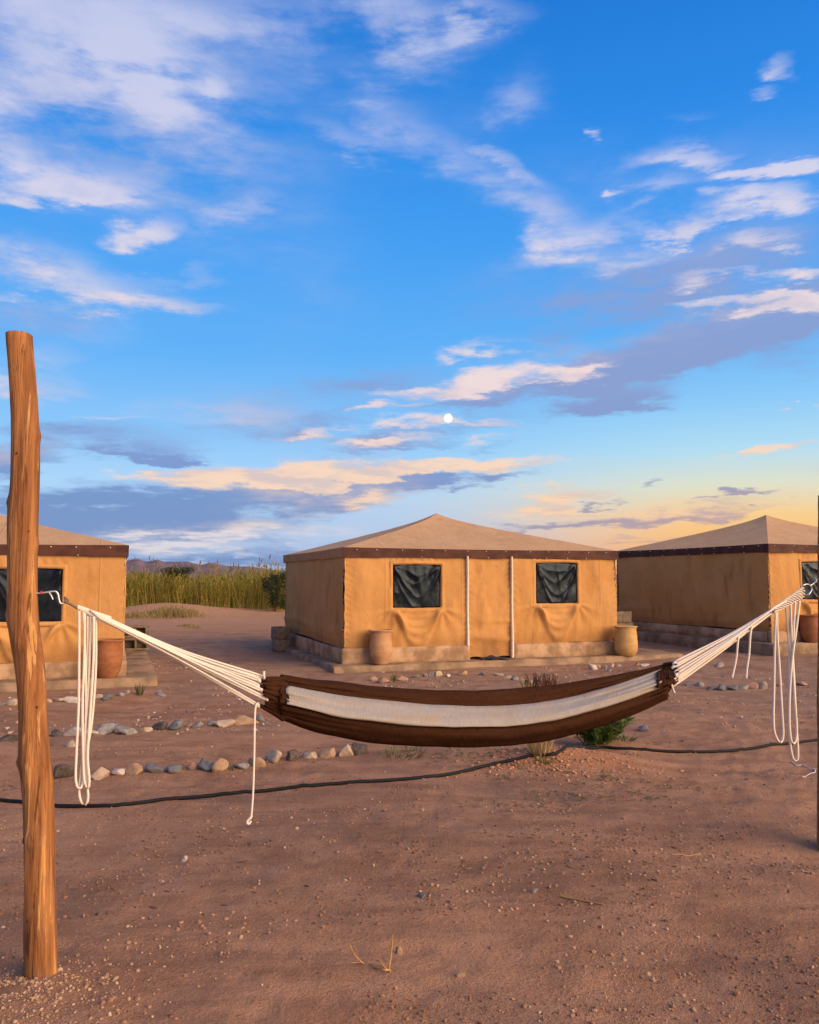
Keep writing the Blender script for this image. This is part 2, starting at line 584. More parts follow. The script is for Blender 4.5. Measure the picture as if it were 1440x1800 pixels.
M = {}
M['canvas'] = canvas_mat('tan canvas', (.47, .236, .078), (.40, .190, .056), (.53, .28, .102), (.22, .10, .036))
M['roofcloth'] = canvas_mat('roof canvas', (.45, .275, .145), (.40, .24, .12), (.50, .315, .17), (.33, .19, .10))
M['valance'] = plain_mat('brown valance', (.050, .016, .011), (.085, .030, .020), 5, .75, .3, 40, .3, .006)
M['sidevalance'] = plain_mat('faded valance', (.34, .18, .075), (.40, .22, .10), 5, .85, .2, 30, .4, .01)
M['zip'] = plain_mat('pale zip tape', (.66, .50, .38), (.74, .58, .45), 20, .8)
M['snap'] = plain_mat('snap metal', (.6, .55, .5), (.7, .66, .6), 10, .4, .5, bstr=0)
M['concrete'] = plain_mat('sandy concrete', (.25, .15, .085), (.47, .30, .175), 3.5, .95, .1, 45, .5, .012)
M['slab'] = plain_mat('dusty slab', (.17, .115, .07), (.33, .215, .135), 2.5, .95, .1, 50, .5, .012)
M['block'] = plain_mat('block grey', (.17, .125, .085), (.25, .19, .13), 9, .95, .1, 80, .6, .01)
M['steel'] = plain_mat('galvanised steel', (.55, .55, .55), (.42, .42, .42), 60, .3, .5, bstr=0)
M['steel'].node_tree.nodes['Principled BSDF'].inputs['Metallic'].default_value = .85
M['darksteel'] = plain_mat('dark steel', (.10, .075, .06), (.16, .12, .1), 60, .45, .5, bstr=0)
M['darksteel'].node_tree.nodes['Principled BSDF'].inputs['Metallic'].default_value = .6
M['red'] = plain_mat('red sleeve', (.5, .05, .03), (.4, .04, .03), 20, .5, bstr=0)
M['hose'] = plain_mat('black hose', (.008, .009, .010), (.014, .014, .015), 20, .6, .15, bstr=0)
M['rag'] = plain_mat('dark rag', (.012, .012, .016), (.04, .038, .042), 9, .8)
M['knot'] = plain_mat('dark knot', (.035, .013, .006), (.09, .03, .012), 90, .8)
M['straw'] = plain_mat('dry straw', (.42, .25, .09), (.55, .36, .15), 30, .8, rand=.15)
M['twig'] = plain_mat('dry twig', (.45, .25, .09), (.36, .18, .06), 30, .8)
M['browntwig'] = plain_mat('brown stalk', (.085, .030, .018), (.13, .05, .03), 30, .85)


def pot_mat(name, c1, c2, c3):
    m, t, b = material(name, .8, .25)
    v = obj_co(t)
    n = t.noise(mapped(t, v, (1, 1, 1.8)), 5, 6, .65)
    c = t.mix(t.rng(n, .32, .68), c1, c2)
    c = t.mix(t.rng(t.noise(v, 2.2, 4, .6), .52, .72, 0, .7), c, c3)
    t.l.new(c, b.inputs['Base Color'])
    rings = t.noise(mapped(t, v, (3, 3, 70)), 1.0, 2, .5)
    bump(t, b, t.math('ADD', t.math('MULTIPLY', rings, .5), t.noise(v, 30, 4, .6)), .35, .006)
    return m


def island_mat(name, cols, rough=.85, trans=0.0, spec=.2):
    """one colour for each loose piece"""
    m, t, b = material(name, rough, spec)
    g = t.node('ShaderNodeNewGeometry')
    c = t.ramp(g.outputs['Random Per Island'], [(i / max(1, len(cols) - 1), k) for i, k in enumerate(cols)], 'LINEAR')
    t.l.new(c, b.inputs['Base Color'])
    if trans:
        tr = t.node('ShaderNodeBsdfTranslucent')
        t.l.new(c, tr.inputs[0])
        mx = t.node('ShaderNodeMixShader')
        mx.inputs[0].default_value = trans
        t.l.new(b.outputs[0], mx.inputs[1])
        t.l.new(tr.outputs[0], mx.inputs[2])
        t.l.new(mx.outputs[0], m.node_tree.nodes['Material Output'].inputs[0])
    return m


# ------------------------------------------------------------------ ground
MOUNDS = []


def g0(x, y):
    x = np.asarray(x, float)
    y = np.asarray(y, float)
    z = .07 * sstep(8, 17, y) + .10 * sstep(18, 40, y) + .02 * np.clip(x - 4, 0, 6) * sstep(9, 15, y)
    for (cx, cy, sx, sy, h) in MOUNDS:
        z = z + h * np.exp(-((x - cx) / sx) ** 2 - ((y - cy) / sy) ** 2)
    return z


def gnoise(x, y):
    fade = 1 / (1 + (np.hypot(x, y) / 40) ** 2)
    z = .05 * fbm(x * .35, y * .35, 3, 3) * fade
    z = z + .016 * fbm(x * 1.7, y * 1.7, 11, 3) * fade
    z = z + .012 * fbm(x * .5, y * 2.6 + x * .35, 15, 3) * fade
    rough = sstep(-.15, .5, fbm(x * .6 + 4, y * .6, 21, 2))
    z = z + (.007 + .013 * rough) * fbm(x * 7, y * 7, 31, 3, .6) * fade
    return z


def G(x, y):
    return g0(x, y) + gnoise(x, y)


def gp(px, py, zoff=0.0):
    r = ray(px, py)
    z = 0.0
    for _ in range(25):
        t = (z + zoff - CAM_H) / r[2]
        z = float(.5 * z + .5 * G(r[0] * t, r[1] * t))
    t = (z + zoff - CAM_H) / r[2]
    return np.array([r[0] * t, r[1] * t, z])


def onplane(px, py, z):
    r = ray(px, py)
    t = (z - CAM_H) / r[2]
    return np.array([r[0] * t, r[1] * t, z])


for (px, py, sx, sy, h) in [(985, 1342, .75, .30, .13), (820, 1330, .6, .25, .05), (1090, 1312, .35, .3, .06), (238, 1224, .45, .35, .07),
                            (285, 1086, 2.2, 2.4, .42), (236, 1078, 1.8, 2.2, .25), (440, 1082, 3.0, 2.0, .12), (72, 1722, .22, .16, .02),
                            (20, 1770, .3, .16, .02), (1450, 1500, .35, .22, -.05), (1440, 1535, .5, .2, .03)]:
    b = onplane(px, py, .0)
    MOUNDS.append((b[0], b[1], sx, sy, h))

ys = [2.0]
while ys[-1] < 70:
    ys.append(ys[-1] * 1.0075)
far = np.geomspace(ys[-1], 14000, 50)[1:]
back = 2.0 - np.geomspace(.1, 6000, 36)
Y = np.concatenate([back[::-1], ys, far])
sd = np.linspace(-1, 1, 430)
so_ = 1 + np.geomspace(.01, 400, 34)
S = np.concatenate([-so_[::-1], sd, so_])
wY = np.where(Y > 2, .62 * Y + 1.2, 2.44)
XX = S[None, :] * wY[:, None]
YY = np.broadcast_to(Y[:, None], XX.shape)
ZZ = G(XX, YY)
ground = link('ground', mesh_np('ground', np.stack([XX, YY, ZZ], -1), quads(*XX.shape)))
tag(ground, kind='structure')


def ground_mat():
    m, t, b = material('red desert soil', .95, .12)
    v = obj_co(t)
    big = t.noise(v, .45, 5, .6)
    mid = t.noise(mapped(t, v, (1, 1.6, 1)), 2.3, 6, .68)
    trk = t.noise(mapped(t, v, (.5, 3.2, 1), (0, 0, R(-8))), 1.0, 5, .6)      # wheel scuffs along the track
    fine = t.noise(v, 55, 4, .75)
    grit = t.noise(v, 150, 2, .6)
    c = t.mix(t.rng(mid, .32, .68), (.285, .140, .074), (.43, .228, .130))
    c = t.mix(t.rng(big, .42, .66, 0, .7), c, (.47, .252, .140))
    c = t.mix(t.rng(trk, .50, .66, 0, .6), c, (.225, .118, .072))
    c = t.mix(t.rng(trk, .44, .32, 0, .40), c, (.46, .26, .15))
    # grey gravelly soil round the tents and in patches
    sp = t.node('ShaderNodeSeparateXYZ')
    t.l.new(v, sp.inputs[0])
    yy = t.math('ADD', sp.outputs[1], t.math('MULTIPLY', t.math('SUBTRACT', big, .5), 14))
    band = t.math('MULTIPLY', t.rng(yy, 8.5, 12.5), t.rng(yy, 23, 18))
    c = t.mix(t.math('MULTIPLY', band, .75), c, t.mix(t.rng(mid, .3, .7), (.235, .146, .098), (.375, .236, .156)))
    c = t.mix(t.rng(t.noise(v, .9, 5, .65), .50, .66, 0, .65), c, (.205, .112, .074))
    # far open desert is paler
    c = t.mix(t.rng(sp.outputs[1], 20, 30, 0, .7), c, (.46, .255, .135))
    # freshly dug red soil on the planting ridge
    rd = t.vmath('DISTANCE', mapped(t, v, (.7, 1.6, 1)), (RIDGE[0] * .7, RIDGE[1] * 1.6, 0), 'Value')
    c = t.mix(t.rng(t.math('ADD', rd, t.math('MULTIPLY', mid, .5)), 1.0, .45, 0, .75), c, (.47, .215, .10))
    # crumbs and specks
    c = t.mix(t.rng(fine, .57, .70, 0, .7), c, (.115, .058, .034))
    c = t.mix(t.rng(fine, .42, .30, 0, .40), c, (.48, .29, .175))
    c = t.mix(t.rng(grit, .56, .70, 0, .5), c, (.12, .06, .036))
    c = t.mix(t.rng(grit, .40, .30, 0, .35), c, (.52, .33, .21))
    vo = t.node('ShaderNodeTexVoronoi')
    t.l.new(v, vo.inputs['Vector'])
    vo.inputs['Scale'].default_value = 52
    pe = t.rng(vo.outputs['Distance'], .20, .12)
    sc_ = t.node('ShaderNodeSeparateColor')
    t.l.new(vo.outputs['Color'], sc_.inputs[0])
    pick = t.math('GREATER_THAN', sc_.outputs[0], .84)
    pm = t.math('MULTIPLY', pe, pick)
    c = t.mix(t.math('MULTIPLY', pm, .7), c, (.46, .30, .19))
    t.l.new(c, b.inputs['Base Color'])
    h = t.math('ADD', t.math('MULTIPLY', fine, 1.1), t.math('MULTIPLY', pm, .8))
    h = t.math('ADD', h, t.math('MULTIPLY', t.noise(v, 11, 6, .75), 1.3))
    h = t.math('ADD', h, t.math('MULTIPLY', grit, .35))
    bump(t, b, h, .8, .02)
    return m


RIDGE = onplane(985, 1342, 0)
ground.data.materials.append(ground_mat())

# ------------------------------------------------------------------ mountains
prof = np.array([(-900, 990), (-500, 978), (-250, 984), (-60, 975), (80, 982), (160, 979), (223, 984.5), (244, 983), (260, 988), (278, 984.5), (289, 988), (331, 988), (353, 993),
                 (369, 989), (391, 993), (422, 995.5), (444, 997), (467, 1000), (495, 1004), (560, 1005), (700, 1009), (900, 1007), (1200, 1010), (1500, 1006), (2200, 1000), (2800, 1008)], float)
pxs = np.linspace(-900, 2800, 900)
pys = np.interp(pxs, prof[:, 0], prof[:, 1]) + 1.3 * fbm(pxs / 14, pxs * 0, 5, 3)
DM = 9000.0
top = np.array([P(a, b, DM) for a, b in zip(pxs, pys)])
K = 40
rows = []
for k in range(K):
    f = k / (K - 1)               # 0 foot, then ridge at .55, then behind
    yy = DM - 2600 + 4200 * f
    prof_h = np.sin(np.pi * min(1, f / .619) / 2) ** 1.3 if f <= .619 else 1 - .6 * ((f - .619) / .381)
    h = (top[:, 2]) * prof_h
    rug = fbm(top[:, 0] / 330, np.full(len(top), yy / 700), 77, 5, .55) * 45 * np.sin(np.pi * np.clip(f / .619, 0, 1)) if f < .619 else 0
    rows.append(np.stack([top[:, 0] * (yy / DM), np.full(len(top), yy), np.maximum(h - abs(rug) - (0 if f > 0 else 8), -8)], -1))
mountains = link('mountains', mesh_np('mountains', np.array(rows), quads(K, len(top))))
tag(mountains, kind='structure')
M['rock'] = plain_mat('violet rock', (.15, .105, .115), (.20, .135, .135), .004, .95, .1, bstr=0)
mountains.data.materials.append(M['rock'])

# ------------------------------------------------------------------ moon
mo = P(788, 735, 18000.0)
mb = MB()
th = np.linspace(0, np.pi, 17)
ph = np.linspace(0, 2 * np.pi, 32, endpoint=False)
mb.grid(np.stack([100 * np.sin(th)[:, None] * np.cos(ph)[None], 100 * np.sin(th)[:, None] * np.sin(ph)[None], 100 * np.cos(th)[:, None] + 0 * ph[None]], -1), True)
mm, t_, b_ = material('moon glow', 1, 0)
b_.inputs['Base Color'].default_value = (0, 0, 0, 1)
v_ = obj_co(t_)
t_.l.new(t_.mix(t_.rng(t_.noise(v_, .02, 4, .6), .45, .65), (1.0, .96, .88), (.86, .82, .78)), b_.inputs['Emission Color'])
b_.inputs['Emission Strength'].default_value = 1.15
moon = mb.build('moon', mm)
moon.location = mo
tag(moon, 'small round white full moon among the low clouds', 'moon')


# ------------------------------------------------------------------ tents and their platforms
def rough_box(mb, x0, x1, y0, y1, z0, z1, step=.12, amp=.012, seed=0, cham=.015):
    """a concrete block with worn edges and uneven faces"""
    nx, ny, nz = [max(2, int(round((b - a) / step)) + 1) for a, b in ((x0, x1), (y0, y1), (z0, z1))]
    ax = [np.unique(np.r_[np.linspace(a, b, n), a + cham, b - cham]) for a, b, n in ((x0, x1, nx), (y0, y1, ny), (z0, z1, nz))]

    def face(fix, val, flip):
        o = [i for i in range(3) if i != fix]
        A, B = np.meshgrid(ax[o[0]], ax[o[1]], indexing='ij')
        Gd = np.zeros(A.shape + (3,))
        Gd[..., fix] = val
        Gd[..., o[0]] = A
        Gd[..., o[1]] = B
        return Gd[::-1] if flip else Gd

    lo, hi = np.array([x0, y0, z0]), np.array([x1, y1, z1])
    mid = (lo + hi) / 2
    for fix in range(3):
        for val, fl in ((lo[fix], fix != 1), (hi[fix], fix == 1)):
            Gd = face(fix, val, fl)
            # chamfer: points lying on two or more faces are pulled in
            on = (abs(Gd - lo) < 1e-6) | (abs(Gd - hi) < 1e-6)
            k = on.sum(-1)
            pull = np.where((k >= 2)[..., None] & on, np.sign(mid - Gd) * cham * .6, 0)
            q = Gd[..., 0] * 3.1 + Gd[..., 2] * 2.3 + seed * 7.7
            r = Gd[..., 1] * 3.3 - Gd[..., 2] * 1.9 + seed * 3.1
            n = np.stack([fbm(q, r, 41 + j, 3, .6) for j in range(3)], -1) * amp * np.where(k >= 2, 1.8, 1.)[..., None]
            mb.grid(Gd + pull + n)
    return mb


def win_mask(u, z, w, pad=0.0, soft=.02):
    u0, u1, z0, z1 = w
    d = np.minimum(np.minimum(u - u0 + pad, u1 + pad - u), np.minimum(z - z0 + pad, z1 + pad - z))
    return sstep(-soft, soft, d)


def wall_disp(u, z, zb, ze, wins, seams, seed):
    """outward drape of a canvas wall"""
    D = .022 * fbm(u * .9 + seed, z * .7, 51 + seed, 3) + .014 * fbm(u * 3.2, z * 1.3 + seed, 61 + seed, 3)
    D = D + .004 * fbm(u * 9, z * 5, 71 + seed, 2) * sstep(.2, .7, fbm(u * 1.1, z, 81 + seed, 2) + .5)
    D = D + .02 * np.sin(np.pi * np.clip((z - zb) / (ze - zb), 0, 1)) * sstep(0, .6, u)
    for (u0, u1, z0, z1) in wins:
        uc, hw = (u0 + u1) / 2, (u1 - u0) / 2
        t = (u - uc) / hw
        for i, (dep, wd, amp) in enumerate(((.12, .035, .010), (.25, .05, .026), (.40, .07, .034), (.60, .09, .028))):
            zf = z0 - .03 - dep * np.clip(1 - (t * (.86 + .12 * i)) ** 2, -1.5, 1) + .02 * fbm(u * 4, z * 0 + i, 90 + i + seed, 2)
            D = D + amp * np.exp(-((z - zf) / wd) ** 2) * np.exp(-(t / 1.25) ** 4) * sstep(z0 + .02, z0 - .04, z)
        # folds fanning from the lower corners and small puckers above
        for sgn in (-1, 1):
            cx = uc + sgn * hw
            a = np.arctan2(z0 - z, (u - cx) * -sgn)
            rr = np.hypot(u - cx, z - z0)
            D = D + .016 * np.sin(a * 9 + seed) * np.exp(-rr / .35) * sstep(.01, .1, rr) * sstep(z0 + .02, z0 - .04, z)
        D = D + .006 * np.sin((u - uc) * 46 + 20 * (z - z1) * np.sign(u - uc)) * np.exp(-((z - z1 - .08) / .06) ** 2) * sstep(hw + .15, hw, abs(u - uc))
    D = D * 1.55
    for su in seams:
        dd = abs(u - su)
        D = D + .011 * np.sin(z * 55 + dd * 30 + 6 * fbm(z * 2, u * 0 + su, 7, 2)) * np.exp(-dd / .07)
    for w in wins:
        k = win_mask(u, z, w, -.01, .015)
        D = D * (1 - k) - .035 * k
    return D


def glass_mat():
    m, t, b = material('dark vinyl pane', .22, .22)
    b.inputs['Specular Tint'].default_value = (.62, .80, 1.0, 1)
    v = obj_co(t)
    n = t.noise(v, 3, 4, .6)
    t.l.new(t.mix(t.rng(n, .4, .6), (.004, .005, .008), (.010, .012, .017)), b.inputs['Base Color'])
    t.l.new(t.rng(t.noise(v, 5, 4, .6), .35, .65, .16, .40), b.inputs['Roughness'])
    bump(t, b, t.noise(mapped(t, v, (1, 1, .6)), 7, 3, .5, .8), .35, .02)
    return m


M['pane'] = glass_mat()
M['piping'] = plain_mat('canvas piping', (.50, .27, .09), (.42, .21, .065), 20, .9)


def grid_uz(u0, u1, z0, z1, step=.03):
    nu, nz = int((u1 - u0) / step) + 2, int((z1 - z0) / step) + 2
    return np.meshgrid(np.linspace(u0, u1, nu), np.linspace(z0, z1, nz))


def make_tent(label, plabel, O, rz, Wd, Ld, zb, ze, za, door, wins, wavy, slab, seed, front_only_val=False):
    """O: front-left corner on the slab; local x along the front, y into the tent"""
    T = thing('canvas_tent', label, 'tent', O, rz, 'tan canvas tents')
    # ---- front wall in pieces either side of the door
    spans = [(0, door[0]), (door[1], Wd)]
    seams = [0, door[0], door[1], Wd]
    for (a, b_) in spans:
        u, z = grid_uz(a, b_, zb, ze, .028)
        if wavy:
            z = zb + (z - zb) * (1) + (.025 * fbm(u * 1.4, u * 0, 5 + seed, 3)) * (1 - (z - zb) / (ze - zb))
        D = wall_disp(u, z, zb, ze, wins, seams, seed)
        MB().grid(np.stack([u, -D, z], -1)).build('front_wall', M['canvas'], T)
    # ---- door flap hangs lower, through the gap in the plinth
    u, z = grid_uz(door[0], door[1], .03, ze, .028)
    Dd = wall_disp(u, z, .03, ze, [], [door[0], door[1]], seed + 5) * 1.1 - .008
    Dd = Dd + .030 * np.exp(-((z - .42 + .10 * (u - door[0])) / .07) ** 2) + .02 * np.sin(u * 9 + z * 3) * sstep(.9, .1, z) + .02 * np.exp(-((z - .68) / .04) ** 2) * sstep(door[0], door[1], u)
    z2 = z + .02 * np.sin(u * 11) * sstep(.4, .03, z)
    dr = MB().grid(np.stack([u, -Dd, z2], -1)).build('door_flap', M['canvas'], T)
    for du, zl in ((door[0], zb + .0), (door[1], .01)):
        zz = np.linspace(zl, ze - .12, 30)
        wdt = np.interp(zz, [0, ze], [.052, .028])
        mbz = MB()
        off = -.075 - .008 * np.sin(zz * 5)
        mbz.grid(np.stack([np.stack([du - wdt / 2, off + .05, zz], -1), np.stack([du - wdt / 2.6, off, zz], -1), np.stack([du + wdt / 2.6, off, zz], -1), np.stack([du + wdt / 2, off + .05, zz], -1)], 1)[::-1])
        mbz.build('zipper_tape', M['zip'], dr)
    # ---- other walls
    for nm, A, B in (('side_wall', (0, Ld), (0, 0)), ('side_wall', (Wd, 0), (Wd, Ld)), ('back_wall', (Wd, Ld), (0, Ld))):
        A, B = np.array(A, float), np.array(B, float)
        ln = np.linalg.norm(B - A)
        d = (B - A) / ln
        nrm = np.array([d[1], -d[0]])
        s, z = grid_uz(0, ln, zb, ze, .05)
        D = wall_disp(s, z, zb, ze, [], [0, ln], seed + 9)
        D = D + .035 * np.exp(-((z - zb - .28 - .05 * np.sin(s * 1.4)) / .08) ** 2) * (.5 + fbm(s * .6, z * 0, 17 + seed, 2)) + .015 * np.exp(-((z - zb - .12) / .05) ** 2)
        D = D + .025 * fbm(s * 1.2 + z * .8, z * .4, 19 + seed, 2) * sstep(ze, zb, z)
        z = z + .05 * (.5 + .5 * fbm(s * .5, s * 0, 23 + seed, 2)) * (1 - (z - zb) / (ze - zb)) * np.sin(np.pi * s / ln)
        Q = A + d * s[..., None] + nrm * D[..., None]
        MB().grid(np.concatenate([Q, z[..., None]], -1)).build(nm, M['canvas'], T)
    for (cx_, cy_) in ((-.006, -.012), (Wd + .006, -.012)):
        zz = np.linspace(zb + .01, ze - .15, 40)
        MB().tube(np.stack([cx_ + .005 * np.sin(zz * 21), cy_ + .004 * np.sin(zz * 33), zz], -1), .012, 6).build('corner_piping', M['piping'], T)
    # ---- roof: four sagging panels meeting at the pole
    cx, cy = Wd / 2, Ld / 2
    ov = .05
    mbR = MB()
    cor = [(-ov, -ov), (Wd + ov, -ov), (Wd + ov, Ld + ov), (-ov, Ld + ov)]
    for i in range(4):
        a, b_ = np.array(cor[i]), np.array(cor[(i + 1) % 4])
        n = 34
        t, s = np.meshgrid(np.linspace(0, 1, n), np.linspace(0, 1, 50), indexing='ij')
        e = a + (b_ - a) * s[..., None]
        q = e + (np.array([cx, cy]) - e) * t[..., None]
        g = .86 * t + .11 * t ** 5 + .03 * t ** 20
        hip = np.sin(np.pi * s)
        zz = ze + .01 + (za - ze) * (g - .030 * np.sin(np.pi * t) * hip)
        zz = zz + .010 * fbm(q[..., 0] * 1.1, q[..., 1] * 1.1, 33 + seed, 3) * t * (1 - t) * 4 - .015 * hip * (1 - t) ** 3
        mbR.grid(np.concatenate([q, zz[..., None]], -1))
    rf = mbR.build('roof', M['roofcloth'], T)
    cap = MB()
    cap.tube([(cx, cy, za - .03), (cx, cy, za - .005), (cx, cy, za + .004)], [.05, .03, .01], 10).build('pole_cap', M['roofcloth'], rf)
    # ---- valance, one strip to a side, with snap buttons
    for i in range(4):
        a, b_ = np.array(cor[i]), np.array(cor[(i + 1) % 4])
        ln = np.linalg.norm(b_ - a)
        d = (b_ - a) / ln
        nrm = np.array([d[1], -d[0]])
        s, k = np.meshgrid(np.linspace(0, ln, 110), np.linspace(0, 1, 7))
        drop = .155 + .02 * np.abs(2 * s / ln - 1) ** 3 + .008 * fbm(s * 2.2, s * 0, 13 + i + seed, 2)
        out = .004 + .012 * k * fbm(s * 1.6, k * 0, 15 + i + seed, 3) - .012 * k
        z = ze + .012 - .015 * np.sin(np.pi * s / ln) - drop * k
        Q = a + d * s[..., None] + nrm * out[..., None]
        mt = M['sidevalance'] if (i == 3 and front_only_val) else M['valance']
        va = MB().grid(np.concatenate([Q, z[..., None]], -1)[::-1]).build('valance', mt, T)
        sb = MB()
        for k_ in range(int(ln / .42)):
            for row in ((.12, 1.0), (.88, .45)):
                if rng.random() > row[1]:
                    continue
                ss = .2 + k_ * .42 + rng.uniform(-.05, .05)
                c = a + d * ss + nrm * .012
                zc = ze - .155 * row[0] - .01
                sb.tube([(c[0] - nrm[0] * .02, c[1] - nrm[1] * .02, zc), (c[0], c[1], zc), (c[0] + nrm[0] * .006, c[1] + nrm[1] * .006, zc)], [.009, .009, .004], 6)
        if sb.n and not (i == 3 and front_only_val):
            tag(sb.build('snap_buttons', M['snap'], va), kind='stuff')
    # ---- windows: dark crumpled vinyl in a canvas border
    for wi, (u0, u1, z0, z1) in enumerate(wins):
        uc, hw = (u0 + u1) / 2, (u1 - u0) / 2
        u, z = grid_uz(u0, u1, z0, z1, .016)
        tu, tz = (u - uc) / hw, (z - z0) / (z1 - z0)
        sd_ = seed * 3 + wi
        # slack film: swags hanging from the top corners, with sharp creases
        sw = np.zeros_like(u)
        for q_, (dp, sh) in enumerate(((.25, .1), (.5, -.08), (.78, .05), (1.02, 0))):
            zf = 1.0 - dp * (1 - np.abs(tu - sh) ** 1.5) - .08 * fbm(tu * 1.5 + q_, tz * 2, 200 + sd_ + q_, 2)
            sw = sw + .030 * np.exp(-np.abs(tz - zf) / .07) * (.6 + .6 * fbm(tu * 2, tz * 2 + q_, 210 + sd_, 2))
        cr = .010 * (1 - 2 * np.abs(fbm(tu * 1.6 + sd_, tz * 1.3, 220 + sd_, 3)))
        cen = .012 * np.exp(-np.abs(tu - .06 - .08 * np.sin(tz * 4)) / .10) * sstep(.2, .6, tz)
        D = .004 + sw + cr + cen
        edge = np.minimum(1 - abs(tu), np.minimum(tz, 1 - tz) * 2)
        D = D * sstep(0, .12, edge) - .012
        arch = .012 * (1 - tu ** 2) * (tz - .5) * 2
        wo_ = MB().grid(np.stack([u, -D, z + arch], -1)).build('window', M['pane'], T)
        # border
        nseg = 40
        pts = []
        bw = .055
        for (aa, bb) in (((u0, z0), (u1, z0)), ((u1, z0), (u1, z1)), ((u1, z1), (u0, z1)), ((u0, z1), (u0, z0))):
            for f in np.linspace(0, 1, nseg, endpoint=False):
                pts.append(np.array(aa) + (np.array(bb) - np.array(aa)) * f)
        pts = np.array(pts)
        tt = (pts - np.array([uc, (z0 + z1) / 2])) / np.array([hw, (z1 - z0) / 2])
        outw = np.sign(np.where(abs(tt) > .9999, tt, 0))
        arch = .012 * (1 - tt[:, 0] ** 2) * tt[:, 1]
        rings = []
        for off, yy in ((-.012, -.004), (-.008, -.022), (bw * .3, -.034), (bw * .8, -.030), (bw, -.012), (bw, .02)):
            p = pts + outw * off
            wob = .006 * fbm(p[:, 0] * 9, p[:, 1] * 9, 230 + sd_, 2)
            rings.append(np.stack([p[:, 0], np.full(len(p), yy) - wob, p[:, 1] + arch], -1))
        MB().grid(np.array(rings), True).build('window_border', M['canvas'], wo_)
    # ---- platform
    PL = thing('concrete_platform', plabel, 'platform', O, rz, 'concrete platforms under the tents')
    sl_, sf_, sr_, sb_, hs = slab
    rough_box(MB(), -sl_, Wd + sr_, -sf_, Ld + sb_, -.45, 0, .16, .016, seed).build('slab', M['slab'], PL)
    th_, ph = .06, zb + .01
    segs = [(-th_, door[0] + .04, -th_, .05), (door[1] + .05, Wd + th_, -th_, .05),
            (-th_, .05, .055, Ld + th_), (Wd - .05, Wd + th_, .055, Ld + th_), (.055, Wd - .055, Ld - .05, Ld + th_)]
    for j, (x0, x1, y0, y1) in enumerate(segs):
        rough_box(MB(), x0, x1, y0, y1, -.03, ph - (.006 * j), .10, .012, seed + j + 3).build('plinth_wall', M['concrete'], PL)
    return T


tc_, ts_ = math.cos(R(20)), math.sin(R(20))
C_O = np.array([-1.105, 14.1, .15])
make_tent('tan canvas tent in the middle, whole front with closed door and two dark windows', 'low concrete platform under the middle tent',
          C_O, R(20), 5.42, 5.1, .25, 1.975, 2.83, (2.27, 3.16), [(.85, 1.78, .92, 1.70), (3.67, 4.58, .97, 1.75)], True, (.30, .42, 1.25, .35, .14), 1, True)
lt = R(19.6)
Lc = np.array([-4.335, 12.5])
Lw = 5.42
L_O = np.array([Lc[0] - Lw * math.cos(lt), Lc[1] - Lw * math.sin(lt), .15])
make_tent('tan canvas tent cut off by the left edge, behind the near wooden post', 'concrete platform under the left tent, behind the near post',
          L_O, lt, Lw, 5.1, .22, 1.945, 2.80, (2.25, 3.15), [(.85, 1.78, .86, 1.64), (Lw - 1.83, Lw - .86, .81, 1.60)], True, (.3, .45, .50, .35, .14), 2)
rt = R(22)
R_O = np.array([7.14, 16.3, .34])
make_tent('tan canvas tent cut off by the right edge, showing its shaded long side', 'concrete platform under the right tent',
          R_O, rt, 5.0, 4.95, .21, 1.94, 2.77, (2.2, 3.1), [(.83, 1.75, .83, 1.60), (3.5, 4.4, .86, 1.62)], True, (.28, .35, .6, .35, .14), 3)


# ------------------------------------------------------------------ clay pots
def make_pot(label, base, prof, mat, ring_az, seed, sc_=1.0):
    T = thing('clay_pot', label, 'pot', base, 0, 'clay pots in front of the tents')
    pr = smoothline(np.array(prof) * sc_, 40)
    th = np.linspace(0, 2 * np.pi, 40, endpoint=False)
    Gd = np.zeros((len(pr), 40, 3))
    wob = 1 + .02 * fbm(np.cos(th)[None] * 1.2 + seed, np.sin(th)[None] * 1.2 + pr[:, 1:2] * 3, 300 + seed, 3)
    Gd[..., 0] = pr[:, :1] * np.cos(th) * wob
    Gd[..., 1] = pr[:, :1] * np.sin(th) * wob
    Gd[..., 2] = pr[:, 1:2] + 0 * th
    MB().grid(Gd, True).build('body', mat, T)
    top = max(p[1] for p in prof) * sc_
    rmax = max(p[0] for p in prof if p[1] > top / sc_ - .06) * sc_
    rr = np.linspace(0, 2 * np.pi, 33)
    ring = np.stack([rmax * 1.0 * np.cos(rr), rmax * 1.0 * np.sin(rr), np.full(33, top - .012) + .004 * np.sin(rr * 3)], -1)
    MB().tube(ring, .014, 8, False).build('rim', mat, T)
    # little ring handle below the rim
    for da in (0, np.pi):
        a = ring_az + da
        c = np.array([math.cos(a), math.sin(a)])
        q = np.linspace(0, 2 * np.pi, 15)
        rad_at = np.interp(top - .075, [p[1] * sc_ for p in prof if p[1] > .05], [p[0] * sc_ for p in prof if p[1] > .05])
        hp = [(c[0] * (rad_at + .010 + .012 * math.cos(x)) - c[1] * .022 * math.sin(x), c[1] * (rad_at + .010 + .012 * math.cos(x)) + c[0] * .022 * math.sin(x), top - .075 + .026 * math.cos(x)) for x in q]
        MB().tube(hp, .006, 6, False).build('ring_handle', mat, T)
    return T


